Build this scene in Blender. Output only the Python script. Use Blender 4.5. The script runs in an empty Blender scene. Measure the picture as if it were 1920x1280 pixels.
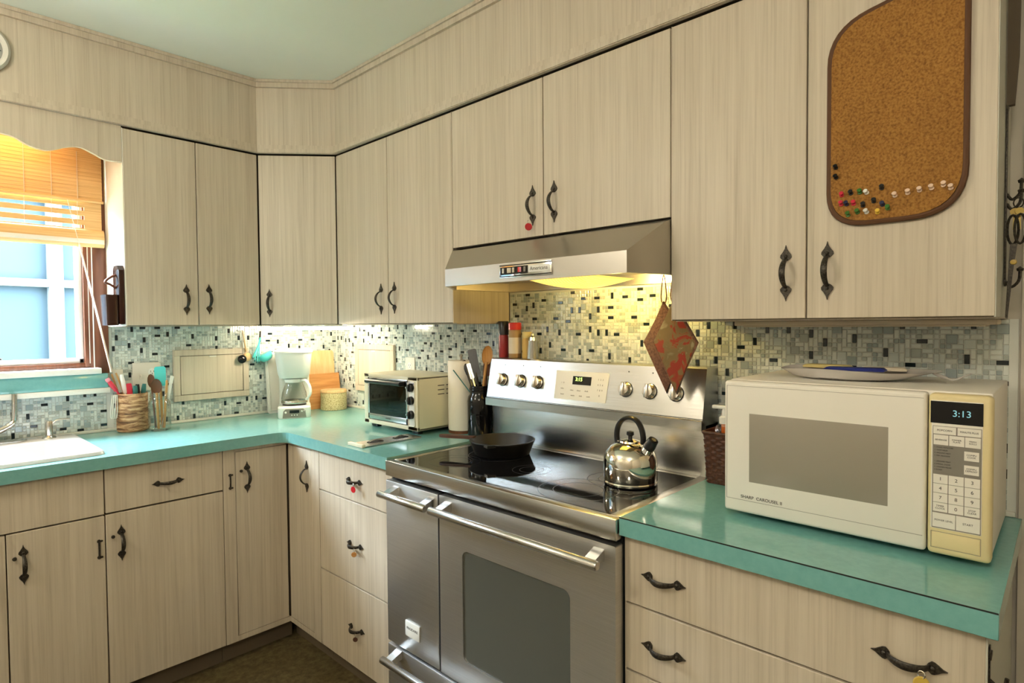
import bpy, bmesh, math, random
from math import sin, cos, pi, radians, sqrt
from mathutils import Matrix, Vector

random.seed(7)
SC = bpy.context.scene
COL = SC.collection

# ------------------------------------------------------------------ camera
F_PX = 1109.3533
CAM = Vector((-1.7512, -3.0141, 1.3584))
YAW, PITCH, ROLL = 0.8143, -0.0284, -0.0080
fw = Vector((cos(PITCH)*sin(YAW), cos(PITCH)*cos(YAW), sin(PITCH)))
rt = Vector((cos(YAW), -sin(YAW), 0))
upv = rt.cross(fw)
rt, upv = cos(ROLL)*rt + sin(ROLL)*upv, -sin(ROLL)*rt + cos(ROLL)*upv
cam_data = bpy.data.cameras.new('camera')
cam_data.sensor_width = 36.0
cam_data.lens = F_PX/1920.0*36.0
cam_data.clip_start = 0.02
cam = bpy.data.objects.new('camera', cam_data)
cam.matrix_world = Matrix(((rt.x, upv.x, -fw.x, CAM.x), (rt.y, upv.y, -fw.y, CAM.y), (rt.z, upv.z, -fw.z, CAM.z), (0, 0, 0, 1)))
COL.objects.link(cam)
SC.camera = cam

# ------------------------------------------------------------------ sky, exposure
world = bpy.data.worlds.new('sky')
SC.world = world
world.use_nodes = True
bg = world.node_tree.nodes['Background']
bg.inputs[0].default_value = (0.78, 0.90, 1.0, 1)
bg.inputs[1].default_value = 37.0
# daylight enters only through the sink window: a portal tells the sampler where
_pl = bpy.data.lights.new('window_portal', 'AREA'); _pl.shape = 'RECTANGLE'; _pl.size = .70; _pl.size_y = .93
_pl.cycles.is_portal = True
_po = bpy.data.objects.new('window_portal', _pl); COL.objects.link(_po)
_po.location = (-1.51, .115, 1.655); _po.rotation_euler = (radians(-90), 0, 0)
SC.view_settings.view_transform = 'Standard'
SC.view_settings.look = 'None'
SC.view_settings.exposure = 1.38
SC.view_settings.gamma = 1.0
SC.view_settings.use_curve_mapping = False
SC.cycles.use_denoising = True
SC.cycles.sample_clamp_indirect = 6.0
SC.cycles.caustics_reflective = False
SC.cycles.caustics_refractive = False
ROOM_AND_FILL_LAMP = 15.5      # strength of the unseen room globe and the added rear fill globe
SINK_LAMP = 11.0
HOOD_LAMP = 0.6
CORNER_TUBE = 95.0

# ------------------------------------------------------------------ helpers
MW = {}

def thing(name, label, cat, loc=(0, 0, 0), rotz=0.0, group=None):
    o = bpy.data.objects.new(name, None)
    o.empty_display_size = 0.05
    COL.objects.link(o)
    o.location = loc
    o.rotation_euler = (0, 0, rotz)
    MW[o.name] = Matrix.Translation(loc) @ Matrix.Rotation(rotz, 4, 'Z')
    o['label'] = label
    o['category'] = cat
    if group:
        o['group'] = group
    return o

def struct(name, loc=(0, 0, 0)):
    o = bpy.data.objects.new(name, None)
    o.empty_display_size = 0.05
    COL.objects.link(o)
    o.location = loc
    MW[o.name] = Matrix.Translation(loc)
    o['kind'] = 'structure'
    return o

def tag(o, label, cat, group=None):
    o['label'] = label
    o['category'] = cat
    if group:
        o['group'] = group
    return o

def finish(bm, name, angle=38, smooth=True):
    bmesh.ops.recalc_face_normals(bm, faces=bm.faces)
    me = bpy.data.meshes.new(name)
    bm.to_mesh(me)
    bm.free()
    if smooth:
        me.polygons.foreach_set('use_smooth', [True]*len(me.polygons))
        me.set_sharp_from_angle(angle=radians(angle))
    return me

def link_mesh(name, me, parent=None, local=None):
    o = bpy.data.objects.new(name, me)
    COL.objects.link(o)
    local = local or Matrix()
    if parent is not None:
        o.parent = parent
        MW[o.name] = MW[parent.name] @ local
    else:
        MW[o.name] = local
    o.matrix_local = local
    return o

def obj(name, bm, mat, parent=None, angle=38, smooth=True, local=False, kind=None, label=None):
    """bm is in world coordinates unless local=True."""
    if parent is not None and not local:
        bm.transform(MW[parent.name].inverted())
    org = None
    if parent is None:
        # origin at the base centre of the mesh
        xs = [v.co for v in bm.verts]
        org = Vector(((min(v.x for v in xs)+max(v.x for v in xs))/2, (min(v.y for v in xs)+max(v.y for v in xs))/2, min(v.z for v in xs)))
        bm.transform(Matrix.Translation(-org))
    me = finish(bm, name, angle, smooth)
    for m in (mat if isinstance(mat, (list, tuple)) else [mat]):
        me.materials.append(M[m])
    o = link_mesh(name, me, parent, Matrix.Translation(org) if org is not None else None)
    if kind:
        o['kind'] = kind
    if label:
        o['label'] = label
    return o

def place(name, me, parent, W):
    """instance of a shared mesh at world matrix W under parent"""
    L = MW[parent.name].inverted() @ W if parent is not None else W
    return link_mesh(name, me, parent, L)

def B():
    return bmesh.new()

def box(bm, x0, x1, y0, y1, z0, z1, bev=0.0, seg=2, Mx=None):
    x0, x1 = min(x0, x1), max(x0, x1)
    y0, y1 = min(y0, y1), max(y0, y1)
    z0, z1 = min(z0, z1), max(z0, z1)
    mt = Matrix.Translation(((x0+x1)/2, (y0+y1)/2, (z0+z1)/2)) @ Matrix.Diagonal((x1-x0, y1-y0, z1-z0, 1))
    r = bmesh.ops.create_cube(bm, size=1, matrix=mt)
    vs = r['verts']
    if bev:
        es = list({e for v in vs for e in v.link_edges})
        r = bmesh.ops.bevel(bm, geom=es, offset=bev, segments=seg, profile=0.5, affect='EDGES')
        vs = list({v for f in r['faces'] for v in f.verts} | {v for v in vs if v.is_valid})
    if Mx is not None:
        bmesh.ops.transform(bm, matrix=Mx, verts=[v for v in vs if v.is_valid])
    return vs

def lathe(bm, prof, c=(0, 0, 0), seg=24, Mx=None, cap=True):
    """prof: (r, z) list turned about local z"""
    T = Mx if Mx is not None else Matrix.Translation(c)
    rings = []
    for r, z in prof:
        if r < 1e-6:
            rings.append([bm.verts.new(T @ Vector((0, 0, z)))])
        else:
            rings.append([bm.verts.new(T @ Vector((r*cos(2*pi*k/seg), r*sin(2*pi*k/seg), z))) for k in range(seg)])
    for a, b in zip(rings, rings[1:]):
        for k in range(seg):
            k2 = (k+1) % seg
            if len(a) == 1 and len(b) == 1:
                continue
            if len(a) == 1:
                bm.faces.new((a[0], b[k], b[k2]))
            elif len(b) == 1:
                bm.faces.new((a[k], a[k2], b[0]))
            else:
                bm.faces.new((a[k], a[k2], b[k2], b[k]))
    if cap:
        for rg in (rings[0], rings[-1]):
            if len(rg) > 1:
                try:
                    bm.faces.new(rg)
                except ValueError:
                    pass

def axis_m(p, d):
    """matrix: local z along d, origin p"""
    d = Vector(d).normalized()
    q = Vector((0, 0, 1)).rotation_difference(d)
    return Matrix.Translation(p) @ q.to_matrix().to_4x4()

def smooth_path(pts, n=6):
    pts = [Vector(p) for p in pts]
    out = []
    for i in range(len(pts)-1):
        p0 = pts[max(i-1, 0)]; p1 = pts[i]; p2 = pts[i+1]; p3 = pts[min(i+2, len(pts)-1)]
        for k in range(n):
            t = k/n
            out.append(0.5*((2*p1) + (p2-p0)*t + (2*p0-5*p1+4*p2-p3)*t*t + (3*p1-p0-3*p2+p3)*t**3))
    out.append(pts[-1])
    return out

def tube(bm, pts, r, seg=8, closed=False, flat=1.0, up=None):
    """sweep of an ellipse; r may be a list; flat squashes along the 2nd axis"""
    pts = [Vector(p) for p in pts]
    n = len(pts)
    rs = r if isinstance(r, (list, tuple)) else [r]*n
    rings = []
    prev = Vector(up) if up is not None else None
    for i, p in enumerate(pts):
        a = pts[(i-1) % n] if (closed or i > 0) else pts[i]
        b = pts[(i+1) % n] if (closed or i < n-1) else pts[i]
        t = (b-a).normalized()
        if prev is None:
            prev = Vector((0, 0, 1)) if abs(t.z) < 0.9 else Vector((1, 0, 0))
        u = (prev - t*prev.dot(t))
        if u.length < 1e-6:
            u = t.orthogonal()
        u.normalize()
        v = t.cross(u)
        prev = u
        rings.append([bm.verts.new(p + rs[i]*(u*cos(2*pi*k/seg)*flat + v*sin(2*pi*k/seg))) for k in range(seg)])
    m = n if closed else n-1
    for i in range(m):
        a, b = rings[i], rings[(i+1) % n]
        for k in range(seg):
            k2 = (k+1) % seg
            bm.faces.new((a[k], a[k2], b[k2], b[k]))
    if not closed:
        bm.faces.new(rings[0]); bm.faces.new(rings[-1])

def prism(bm, pts, vec):
    """polygon (3D points, planar) extruded along vec"""
    vec = Vector(vec)
    a = [bm.verts.new(Vector(p)) for p in pts]
    b = [bm.verts.new(Vector(p)+vec) for p in pts]
    n = len(a)
    bm.faces.new(a)
    bm.faces.new(list(reversed(b)))
    for k in range(n):
        bm.faces.new((a[k], b[k], b[(k+1) % n], a[(k+1) % n]))

def loft(bm, loops, cap0=True, cap1=True):
    R = [[bm.verts.new(Vector(p)) for p in lp] for lp in loops]
    n = len(R[0])
    for a, b in zip(R, R[1:]):
        for k in range(n):
            bm.faces.new((a[k], a[(k+1) % n], b[(k+1) % n], b[k]))
    if cap0:
        bm.faces.new(list(reversed(R[0])))
    if cap1:
        bm.faces.new(R[-1])

def rrect(x0, x1, y0, y1, r, z, n=5):
    out = []
    for cx, cy, a0 in ((x1-r, y1-r, 0), (x0+r, y1-r, pi/2), (x0+r, y0+r, pi), (x1-r, y0+r, 3*pi/2)):
        for k in range(n+1):
            a = a0 + pi/2*k/n
            out.append((cx+r*cos(a), cy+r*sin(a), z))
    return out

def face_m(p, normal, up=(0, 0, 1)):
    """world matrix: local x = viewer's right, y = up, z = normal"""
    nz = Vector(normal).normalized()
    uy = Vector(up)
    uy = (uy - nz*uy.dot(nz)).normalized()
    rx = uy.cross(nz)
    return Matrix(((rx.x, uy.x, nz.x, p[0]), (rx.y, uy.y, nz.y, p[1]), (rx.z, uy.z, nz.z, p[2]), (0, 0, 0, 1)))

NR = Vector((-1, 0, 0))     # front normal of the range-side run
NL = Vector((0, -1, 0))     # front normal of the window-side run
DA, DB = Vector((-.565, -.305, 0)), Vector((-.305, -.54, 0))
ND = Vector((-(DA.y-DB.y), (DA.x-DB.x), 0)).normalized()
if ND.x > 0:
    ND = -ND

def text(body, size, mat, W, parent, name='lettering', align='CENTER', extrude=0.0003):
    cu = bpy.data.curves.new('lettering', 'FONT')
    cu.body = body
    cu.size = size
    cu.align_x = align
    cu.align_y = 'CENTER'
    cu.extrude = extrude
    t = bpy.data.objects.new('tmp_text', cu)
    COL.objects.link(t)
    dg = bpy.context.evaluated_depsgraph_get()
    me = bpy.data.meshes.new_from_object(t.evaluated_get(dg))
    bpy.data.objects.remove(t)
    bpy.data.curves.remove(cu)
    me.materials.clear()
    me.materials.append(M[mat])
    return place(name, me, parent, W)

# ------------------------------------------------------------------ materials
M = {}

def mat(name, col, rough=0.5, metal=0.0, spec=0.5, trans=0.0, ior=1.45, emit=None, estr=0.0, coat=0.0, sheen=0.0, alpha=1.0):
    m = bpy.data.materials.new(name)
    m.use_nodes = True
    p = m.node_tree.nodes['Principled BSDF']
    p.inputs['Base Color'].default_value = (*col, 1)
    p.inputs['Roughness'].default_value = rough
    p.inputs['Metallic'].default_value = metal
    p.inputs['Specular IOR Level'].default_value = spec
    p.inputs['Transmission Weight'].default_value = trans
    p.inputs['IOR'].default_value = ior
    p.inputs['Coat Weight'].default_value = coat
    p.inputs['Sheen Weight'].default_value = sheen
    p.inputs['Alpha'].default_value = alpha
    if emit:
        p.inputs['Emission Color'].default_value = (*emit, 1)
        p.inputs['Emission Strength'].default_value = estr
    M[name] = m
    return m

def nodes(m):
    return m.node_tree.nodes, m.node_tree.links, m.node_tree.nodes['Principled BSDF']

def noise_col(name, stops, scale, vec_scale=(1, 1, 1), detail=4, rough_n=0.6, bump=0.0, bump_d=0.002, coords='Position', dist=0.0, second=None):
    """colour from stretched noise through a ramp; bump optional"""
    m = M[name]
    N, L, p = nodes(m)
    if coords == 'Position':
        g = N.new('ShaderNodeNewGeometry'); src = g.outputs['Position']
    else:
        g = N.new('ShaderNodeTexCoord'); src = g.outputs[coords]
    mp = N.new('ShaderNodeMapping'); mp.inputs['Scale'].default_value = vec_scale
    L.new(src, mp.inputs['Vector'])
    nz = N.new('ShaderNodeTexNoise'); nz.inputs['Scale'].default_value = scale
    nz.inputs['Detail'].default_value = detail; nz.inputs['Roughness'].default_value = rough_n
    nz.inputs['Distortion'].default_value = dist
    L.new(mp.outputs[0], nz.inputs['Vector'])
    rp = N.new('ShaderNodeValToRGB')
    cr = rp.color_ramp
    while len(cr.elements) < len(stops):
        cr.elements.new(0.5)
    for e, (pos, c) in zip(cr.elements, stops):
        e.position = pos; e.color = (*c, 1)
    L.new(nz.outputs['Fac'], rp.inputs[0])
    out = rp.outputs[0]
    if second:
        sc2, vs2, amt, dark = second
        mp2 = N.new('ShaderNodeMapping'); mp2.inputs['Scale'].default_value = vs2
        L.new(src, mp2.inputs['Vector'])
        n2 = N.new('ShaderNodeTexNoise'); n2.inputs['Scale'].default_value = sc2; n2.inputs['Detail'].default_value = 3
        L.new(mp2.outputs[0], n2.inputs['Vector'])
        r2 = N.new('ShaderNodeValToRGB')
        r2.color_ramp.elements[0].position = 0.35; r2.color_ramp.elements[0].color = (*dark, 1)
        r2.color_ramp.elements[1].position = 0.6; r2.color_ramp.elements[1].color = (1, 1, 1, 1)
        L.new(n2.outputs['Fac'], r2.inputs[0])
        mx = N.new('ShaderNodeMix'); mx.data_type = 'RGBA'; mx.blend_type = 'MULTIPLY'
        mx.inputs['Factor'].default_value = amt
        L.new(out, mx.inputs['A']); L.new(r2.outputs[0], mx.inputs['B'])
        out = mx.outputs['Result']
    L.new(out, p.inputs['Base Color'])
    if bump:
        bp = N.new('ShaderNodeBump'); bp.inputs['Strength'].default_value = bump; bp.inputs['Distance'].default_value = bump_d
        L.new(nz.outputs['Fac'], bp.inputs['Height']); L.new(bp.outputs[0], p.inputs['Normal'])
    return m

# bleached-wood laminate of every cupboard front
mat('laminate', (.55, .47, .37), .42)
noise_col('laminate', [(.28, (.46, .39, .30)), (.48, (.57, .495, .39)), (.72, (.63, .555, .445))], 1.0, (115, 115, 2.2), 5, .7,
          second=(1.0, (38, 38, .7), .45, (.80, .78, .75)))
mat('carcass', (.10, .075, .05), .8)
mat('side_panel', (.50, .50, .44), .5)
mat('ceiling', (.66, .69, .61), .85)
noise_col('ceiling', [(.3, (.80, .83, .74)), (.7, (.84, .87, .78))], 2.2)
mat('plaster', (.62, .57, .48), .8)
noise_col('plaster', [(.3, (.58, .53, .44)), (.7, (.65, .60, .51))], 3.0)
mat('lino', (.10, .075, .035), .45)
noise_col('lino', [(.32, (.035, .025, .010)), (.48, (.10, .075, .034)), (.62, (.16, .125, .06)), (.8, (.24, .19, .11))], 34, (1, 1, 1), 8, .75, second=(5, (1, 1, 1), .5, (.62, .58, .5)))
mat('toe', (.13, .10, .065), .7)
mat('turquoise', (.16, .41, .39), .10, spec=.8)
noise_col('turquoise', [(.3, (.155, .385, .37)), (.7, (.185, .43, .41))], 60)
mat('seam', (.01, .015, .015), .5)
mat('strip_white', (.72, .70, .62), .5)
mat('grout', (.74, .75, .69), .8)
mat('t_light', (.68, .72, .67), .14, spec=.6)
mat('t_pale', (.58, .64, .61), .14, spec=.6)
mat('t_grey', (.34, .40, .40), .14, spec=.6)
mat('t_mid', (.43, .47, .44), .14, spec=.6)
mat('t_black', (.010, .018, .022), .1, spec=.6)
mat('iron', (.030, .026, .021), .42, metal=.55)
noise_col('iron', [(.35, (.018, .015, .012)), (.7, (.085, .072, .055))], 260)
mat('steel', (.60, .59, .57), .26, metal=1)
noise_col('steel', [(.3, (.55, .54, .52)), (.7, (.64, .63, .61))], 1.0, (400, 6, 400), 3, bump=.04, bump_d=.0006)
mat('steel_front', (.68, .67, .66), .40, metal=1)
noise_col('steel_front', [(.3, (.64, .63, .62)), (.7, (.72, .71, .70))], 1.0, (6, 6, 420), 3, bump=.05, bump_d=.0006)
mat('hood_steel', (.50, .47, .42), .33, metal=1)
mat('chrome', (.78, .77, .74), .08, metal=1)
mat('kettle_steel', (.80, .76, .68), .06, metal=1)
mat('nickel', (.62, .58, .52), .22, metal=1)
mat('ceran', (.006, .006, .007), .035, spec=.6)
mat('ceran_ring', (.022, .022, .022), .3)
mat('black_plastic', (.012, .012, .013), .3)
mat('black_gloss', (.006, .006, .007), .08)
mat('gap_black', (.004, .004, .004), .9)
mat('oven_glass', (.085, .088, .075), .12, spec=.7)
mat('cast_iron', (.006, .005, .0045), .45)
mat('rust_iron', (.075, .028, .014), .6)
mat('white_enamel', (.62, .59, .57), .16)
mat('white_plastic', (.76, .75, .70), .35)
mat('cream_plastic', (.70, .66, .50), .4)
mat('yellowed', (.72, .60, .33), .45)
mat('mw_white', (.77, .73, .66), .33)
mat('mw_window', (.30, .265, .215), .25)
mat('mw_grey', (.22, .20, .17), .5)
mat('ink', (.05, .045, .04), .6)
mat('ink_soft', (.25, .22, .19), .6)
mat('digits_green', (.0, .0, .0), .5, emit=(.55, 1.0, .12), estr=2.2)
mat('digits_blue', (.0, .0, .0), .5, emit=(.35, .75, .75), estr=.3)
mat('cork', (.32, .145, .026), .85)
noise_col('cork', [(.3, (.16, .065, .010)), (.5, (.31, .14, .025)), (.72, (.42, .21, .05))], 220, detail=5, second=(9, (1, 1, 1), .35, (.7, .66, .6)))
mat('cork_rim', (.10, .040, .014), .6)
mat('brown_wood', (.13, .040, .018), .4)
noise_col('brown_wood', [(.3, (.085, .025, .010)), (.7, (.19, .066, .030))], 1.0, (60, 60, 4), 4)
mat('dark_wood', (.030, .009, .006), .18)
mat('vinyl', (.80, .80, .80), .4)
mat('bamboo', (.74, .55, .27), .6)
noise_col('bamboo', [(.3, (.56, .34, .13)), (.7, (.74, .50, .23))], 1.0, (5, 5, 300), 3)
mat('bamboo_dark', (.42, .25, .10), .6)
mat('cord', (.70, .62, .50), .7)
mat('pink_wand', (.68, .56, .46), .4)
mat('turq_plastic', (.10, .62, .60), .3)
mat('teal_plastic', (.03, .16, .15), .35)
mat('red_plastic', (.62, .03, .06), .3)
mat('red_tag', (.55, .02, .03), .25)
mat('pink_plastic', (.80, .30, .36), .35)
mat('green_pin', (.05, .17, .03), .3)
mat('navy_pin', (.02, .02, .06), .3)
mat('yellow_pin', (.75, .50, .06), .3)
mat('clear_pin', (.75, .55, .42), .15)
mat('tag_gold', (.60, .42, .08), .35)
mat('spoon_wood', (.50, .27, .09), .5)
noise_col('spoon_wood', [(.3, (.38, .18, .05)), (.7, (.56, .31, .11))], 1.0, (90, 90, 8), 4)
mat('spoon_dark', (.12, .045, .015), .5)
mat('board_tan', (.66, .45, .22), .55)
noise_col('board_tan', [(.3, (.58, .38, .17)), (.7, (.72, .52, .28))], 1.0, (70, 70, 5), 4)
mat('board_orange', (.58, .28, .09), .5)
noise_col('board_orange', [(.3, (.46, .20, .055)), (.7, (.66, .35, .13))], 1.0, (5, 5, 90), 4)
mat('bark', (.45, .25, .12), .6)
noise_col('bark', [(.30, (.055, .022, .010)), (.44, (.28, .13, .055)), (.58, (.60, .37, .19)), (.75, (.74, .58, .42))], 1.0, (16, 16, 85), 5, .65, bump=.3, bump_d=.003, dist=.6)
mat('canister_cork', (.48, .40, .20), .7)
noise_col('canister_cork', [(.36, (.28, .22, .09)), (.5, (.52, .44, .23)), (.68, (.66, .58, .36))], 190, detail=3)
mat('glass', (1, 1, 1), .02, trans=1, ior=1.45)
mat('towel', (.80, .74, .64), .9)
mat('spice_red', (.30, .02, .02), .35)
mat('spice_brown', (.33, .20, .08), .5)
mat('spice_gold', (.65, .40, .10), .5)
mat('label_beige', (.62, .54, .42), .6)
mat('cap_red', (.60, .03, .025), .3)
mat('wicker', (.060, .020, .011), .55)
noise_col('wicker', [(.3, (.030, .010, .006)), (.7, (.11, .040, .020))], 120)
mat('orange_label', (.75, .16, .02), .4)
mat('tag_blue', (.02, .03, .20), .4)
mat('paper_yellow', (.62, .50, .20), .6)
mat('fabric_brown', (.15, .060, .030), .9, sheen=.3)
noise_col('fabric_brown', [(.35, (.10, .035, .018)), (.65, (.22, .10, .05))], 170)
m = mat('fabric_print', (.4, .3, .15), .9, sheen=.2)
noise_col('fabric_print', [(.43, (.28, .030, .012)), (.46, (.26, .06, .016)), (.49, (.20, .125, .045)), (.60, (.17, .115, .04)), (.68, (.30, .24, .12))], 17, detail=3, dist=1.0)
mat('clock_white', (.66, .64, .58), .35)
mat('clock_face', (.33, .33, .31), .6)
mat('outlet', (.66, .62, .54), .4)
mat('glow_tube', (.9, .9, .9), .5, emit=(1.0, .86, .62), estr=CORNER_TUBE)
mat('glow_room_and_fill', (.9, .9, .9), .5, emit=(1.0, .90, .74), estr=ROOM_AND_FILL_LAMP)
mat('glow_sink', (.9, .9, .9), .5, emit=(1.0, .52, .17), estr=SINK_LAMP)
mat('glow_hood', (.9, .8, .5), .4, emit=(1.0, .62, .10), estr=HOOD_LAMP)
mat('house_white', (.052, .059, .063), .9, spec=0)
mat('house_blue', (.0185, .0265, .0315), .9, spec=0)
mat('grass', (.10, .16, .05), .9)

def thin_glass(name, tint, gloss):
    m = bpy.data.materials.new(name)
    m.use_nodes = True
    N, L = m.node_tree.nodes, m.node_tree.links
    N.clear()
    o = N.new('ShaderNodeOutputMaterial'); mx = N.new('ShaderNodeMixShader'); lw = N.new('ShaderNodeLayerWeight'); fr = N.new('ShaderNodeMath'); fr.operation = 'POWER'
    lw.inputs['Blend'].default_value = .5; fr.inputs[1].default_value = gloss
    L.new(lw.outputs['Facing'], fr.inputs[0])
    t = N.new('ShaderNodeBsdfTransparent'); t.inputs[0].default_value = (*tint, 1)
    g = N.new('ShaderNodeBsdfGlossy'); g.inputs['Roughness'].default_value = .03
    L.new(fr.outputs[0], mx.inputs[0]); L.new(t.outputs[0], mx.inputs[1]); L.new(g.outputs[0], mx.inputs[2]); L.new(mx.outputs[0], o.inputs[0])
    M[name] = m

thin_glass('pane', (.95, .98, 1.0), 5.0)
thin_glass('jar_glass', (.86, .89, .86), 1.5)
thin_glass('oven_pane', (.36, .38, .36), 3.0)

# ================================================================== the setting
XW, YR = -3.0, -4.3            # far left wall, wall behind the camera
ZC = 2.478
CD, ZT, ZB = .603, .914, .872   # counter depth, top, underside
UD, ZU = .305, 1.366            # upper cupboard depth and underside
ZTRIM = 2.147

bm = B(); box(bm, XW, .12, YR, .12, -.06, 0)
o = obj('floor', bm, 'lino'); o['kind'] = 'structure'
bm = B(); box(bm, XW, .12, YR, .12, ZC, ZC+.06)
o = obj('ceiling', bm, 'ceiling'); o['kind'] = 'structure'

WX0, WX1, WZ0, WZ1 = -1.86, -1.16, 1.19, 2.12      # window opening
wl = struct('wall_left', (-1.5, 0, 0))
bm = B()
box(bm, XW, WX0, .005, .12, 0, ZC); box(bm, WX1, .12, .005, .12, 0, ZC)
box(bm, WX0, WX1, .005, .12, 0, WZ0); box(bm, WX0, WX1, .005, .12, WZ1, ZC)
obj('wall_surface', bm, 'plaster', wl)
wr = struct('wall_right', (0, -2, 0))
bm = B(); box(bm, .005, .12, YR, .005, 0, ZC)
obj('wall_surface', bm, 'plaster', wr)
bm = B(); box(bm, XW, .12, YR-.1, YR, 0, ZC)
o = obj('wall_rear', bm, 'plaster'); o['kind'] = 'structure'
bm = B(); box(bm, XW-.1, XW, YR, .12, 0, ZC)
o = obj('wall_side', bm, 'plaster'); o['kind'] = 'structure'

def offs(poly, d):
    """offset an open plan polyline to its right-hand (room) side by d"""
    pts = [Vector((p[0], p[1])) for p in poly]
    nrm = []
    for a, b in zip(pts, pts[1:]):
        t = (b-a).normalized()
        nrm.append(Vector((t.y, -t.x)))
    out = []
    for i, p in enumerate(pts):
        if i == 0: out.append(p + nrm[0]*d)
        elif i == len(pts)-1: out.append(p + nrm[-1]*d)
        else:
            n = (nrm[i-1]+nrm[i]).normalized()
            out.append(p + n*(d/n.dot(nrm[i])))
    return out

FRONT = [(XW, -UD), (-.565, -UD), (-UD, -.54), (-UD, -2.911)]
def strip(bm, poly, d0, d1, z0, z1):
    a = offs(poly, d0); b = offs(poly, d1)
    lo = [(*p, z0) for p in a] + [(*p, z0) for p in reversed(b)]
    prism(bm, lo, (0, 0, z1-z0))

ws = struct('wall_soffit', (-.3, -.3, ZTRIM))
bm = B()
prism(bm, [(*p, ZTRIM+.004) for p in offs(FRONT, -.012)] + [(0, -2.911, ZTRIM+.004), (0, 0, ZTRIM+.004), (XW, 0, ZTRIM+.004)], (0, 0, ZC-ZTRIM-.004))
obj('soffit_core', bm, 'carcass', ws, smooth=False)
for i in range(3):
    bm = B()
    sub = [FRONT[i], FRONT[i+1]]
    a = offs(FRONT, -.012)[i:i+2]; b = offs(FRONT, 0)[i:i+2]
    prism(bm, [(*a[0], ZTRIM+.006), (*a[1], ZTRIM+.006), (*b[1], ZTRIM+.006), (*b[0], ZTRIM+.006)], (0, 0, ZC-ZTRIM-.006))
    obj('panel', bm, 'laminate', ws, smooth=False)
bm = B(); strip(bm, FRONT, -.001, .014, ZTRIM, ZTRIM+.036); strip(bm, FRONT, .012, .018, ZTRIM+.002, ZTRIM+.018)
o = obj('trim_1', bm, 'laminate'); o['kind'] = 'structure'
bm = B(); strip(bm, FRONT, -.001, .012, ZC-.034, ZC-.001); strip(bm, FRONT, -.001, .020, ZC-.013, ZC-.001)
o = obj('trim_2', bm, 'laminate'); o['kind'] = 'structure'
# door casing where the range wall ends
bm = B(); box(bm, -.012, .004, -3.06, -2.934, 0, ZC, .003)
o = obj('trim_3', bm, 'plaster'); o['kind'] = 'structure'
# off-white cove strip behind the counters
bm = B(); box(bm, -1.9, -.006, -.014, -.004, ZT, ZT+.012, .003); box(bm, -.014, -.004, -1.33, -.014, ZT, ZT+.012, .003)
o = obj('trim_4', bm, 'strip_white'); o['kind'] = 'structure'
bm = B(); box(bm, -.014, -.004, -2.93, -2.27, ZT, ZT+.012, .003)
o = obj('trim_5', bm, 'strip_white'); o['kind'] = 'structure'

# ---------------------------------------------------------------- mosaic tiles
PIT = .0118
def mosaic(u0, u1, regions, seed):
    """tiles on a grid; regions: list of (ua, ub, z0, z1) allowed; yields (col,row,w,h,material)"""
    rnd = random.Random(seed)
    nu = int((u1-u0)/PIT); nz = int((1.51-ZT-.012)/PIT)
    ok = [[False]*nz for _ in range(nu)]
    for i in range(nu):
        ua = u0+i*PIT
        for j in range(nz):
            z = ZT+.012+j*PIT
            ok[i][j] = any(a-1e-6 <= ua and ua+PIT <= b+1e-6 and c-1e-6 <= z and z+PIT <= d+1e-6 for a, b, c, d in regions)
    out = []
    def free(i, j, w, h):
        return i+w <= nu and j+h <= nz and all(ok[a][b] for a in range(i, i+w) for b in range(j, j+h))
    def put(i, j, w, h, m):
        for a in range(i, i+w):
            for b in range(j, j+h):
                ok[a][b] = False
        out.append((i, j, w, h, m))
    cells = [(i, j) for i in range(nu) for j in range(nz) if ok[i][j]]
    n = len(cells)
    rnd.shuffle(cells)
    black = set()
    def scatter(k, w, h, ms):
        c = 0
        for i, j in cells:
            if c >= k: break
            if free(i, j, w, h):
                if ms[0] == 't_black':
                    if any((a, b) in black for a in range(i-2, i+w+2) for b in range(j-2, j+h+2)): continue
                    black.update((a, b) for a in range(i, i+w) for b in range(j, j+h))
                put(i, j, w, h, rnd.choice(ms)); c += 1
    scatter(int(n*.030), 2, 2, ['t_grey', 't_grey', 't_mid', 't_pale'])
    scatter(int(n*.019), 2, 1, ['t_black']); scatter(int(n*.019), 1, 2, ['t_black'])
    scatter(int(n*.10), 2, 1, ['t_light', 't_light', 't_pale']); scatter(int(n*.10), 1, 2, ['t_light', 't_light', 't_pale'])
    for i, j in sorted(cells):
        if ok[i][j]:
            put(i, j, 1, 1, rnd.choice(['t_light', 't_mid', 't_grey', 't_pale', 't_mid']))
    return out

TM = ['t_light', 't_pale', 't_grey', 't_mid', 't_black']
def tile_verts(w, h, g=.0007, t=.004, b=.0011):
    x0, x1, y0, y1 = g, w*PIT-g, g, h*PIT-g
    v = [(x0, y0, 0), (x1, y0, 0), (x1, y1, 0), (x0, y1, 0), (x0, y0, t-b), (x1, y0, t-b), (x1, y1, t-b), (x0, y1, t-b),
         (x0+b, y0+b, t), (x1-b, y0+b, t), (x1-b, y1-b, t), (x0+b, y1-b, t)]
    f = [(0, 1, 5, 4), (1, 2, 6, 5), (2, 3, 7, 6), (3, 0, 4, 7), (4, 5, 9, 8), (5, 6, 10, 9), (6, 7, 11, 10), (7, 4, 8, 11), (8, 9, 10, 11)]
    return v, f

def to_img(p):
    d = Vector(p)-CAM
    z = d.dot(fw)
    return 960+F_PX*d.dot(rt)/z, 640-F_PX*d.dot(upv)/z, z

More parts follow.
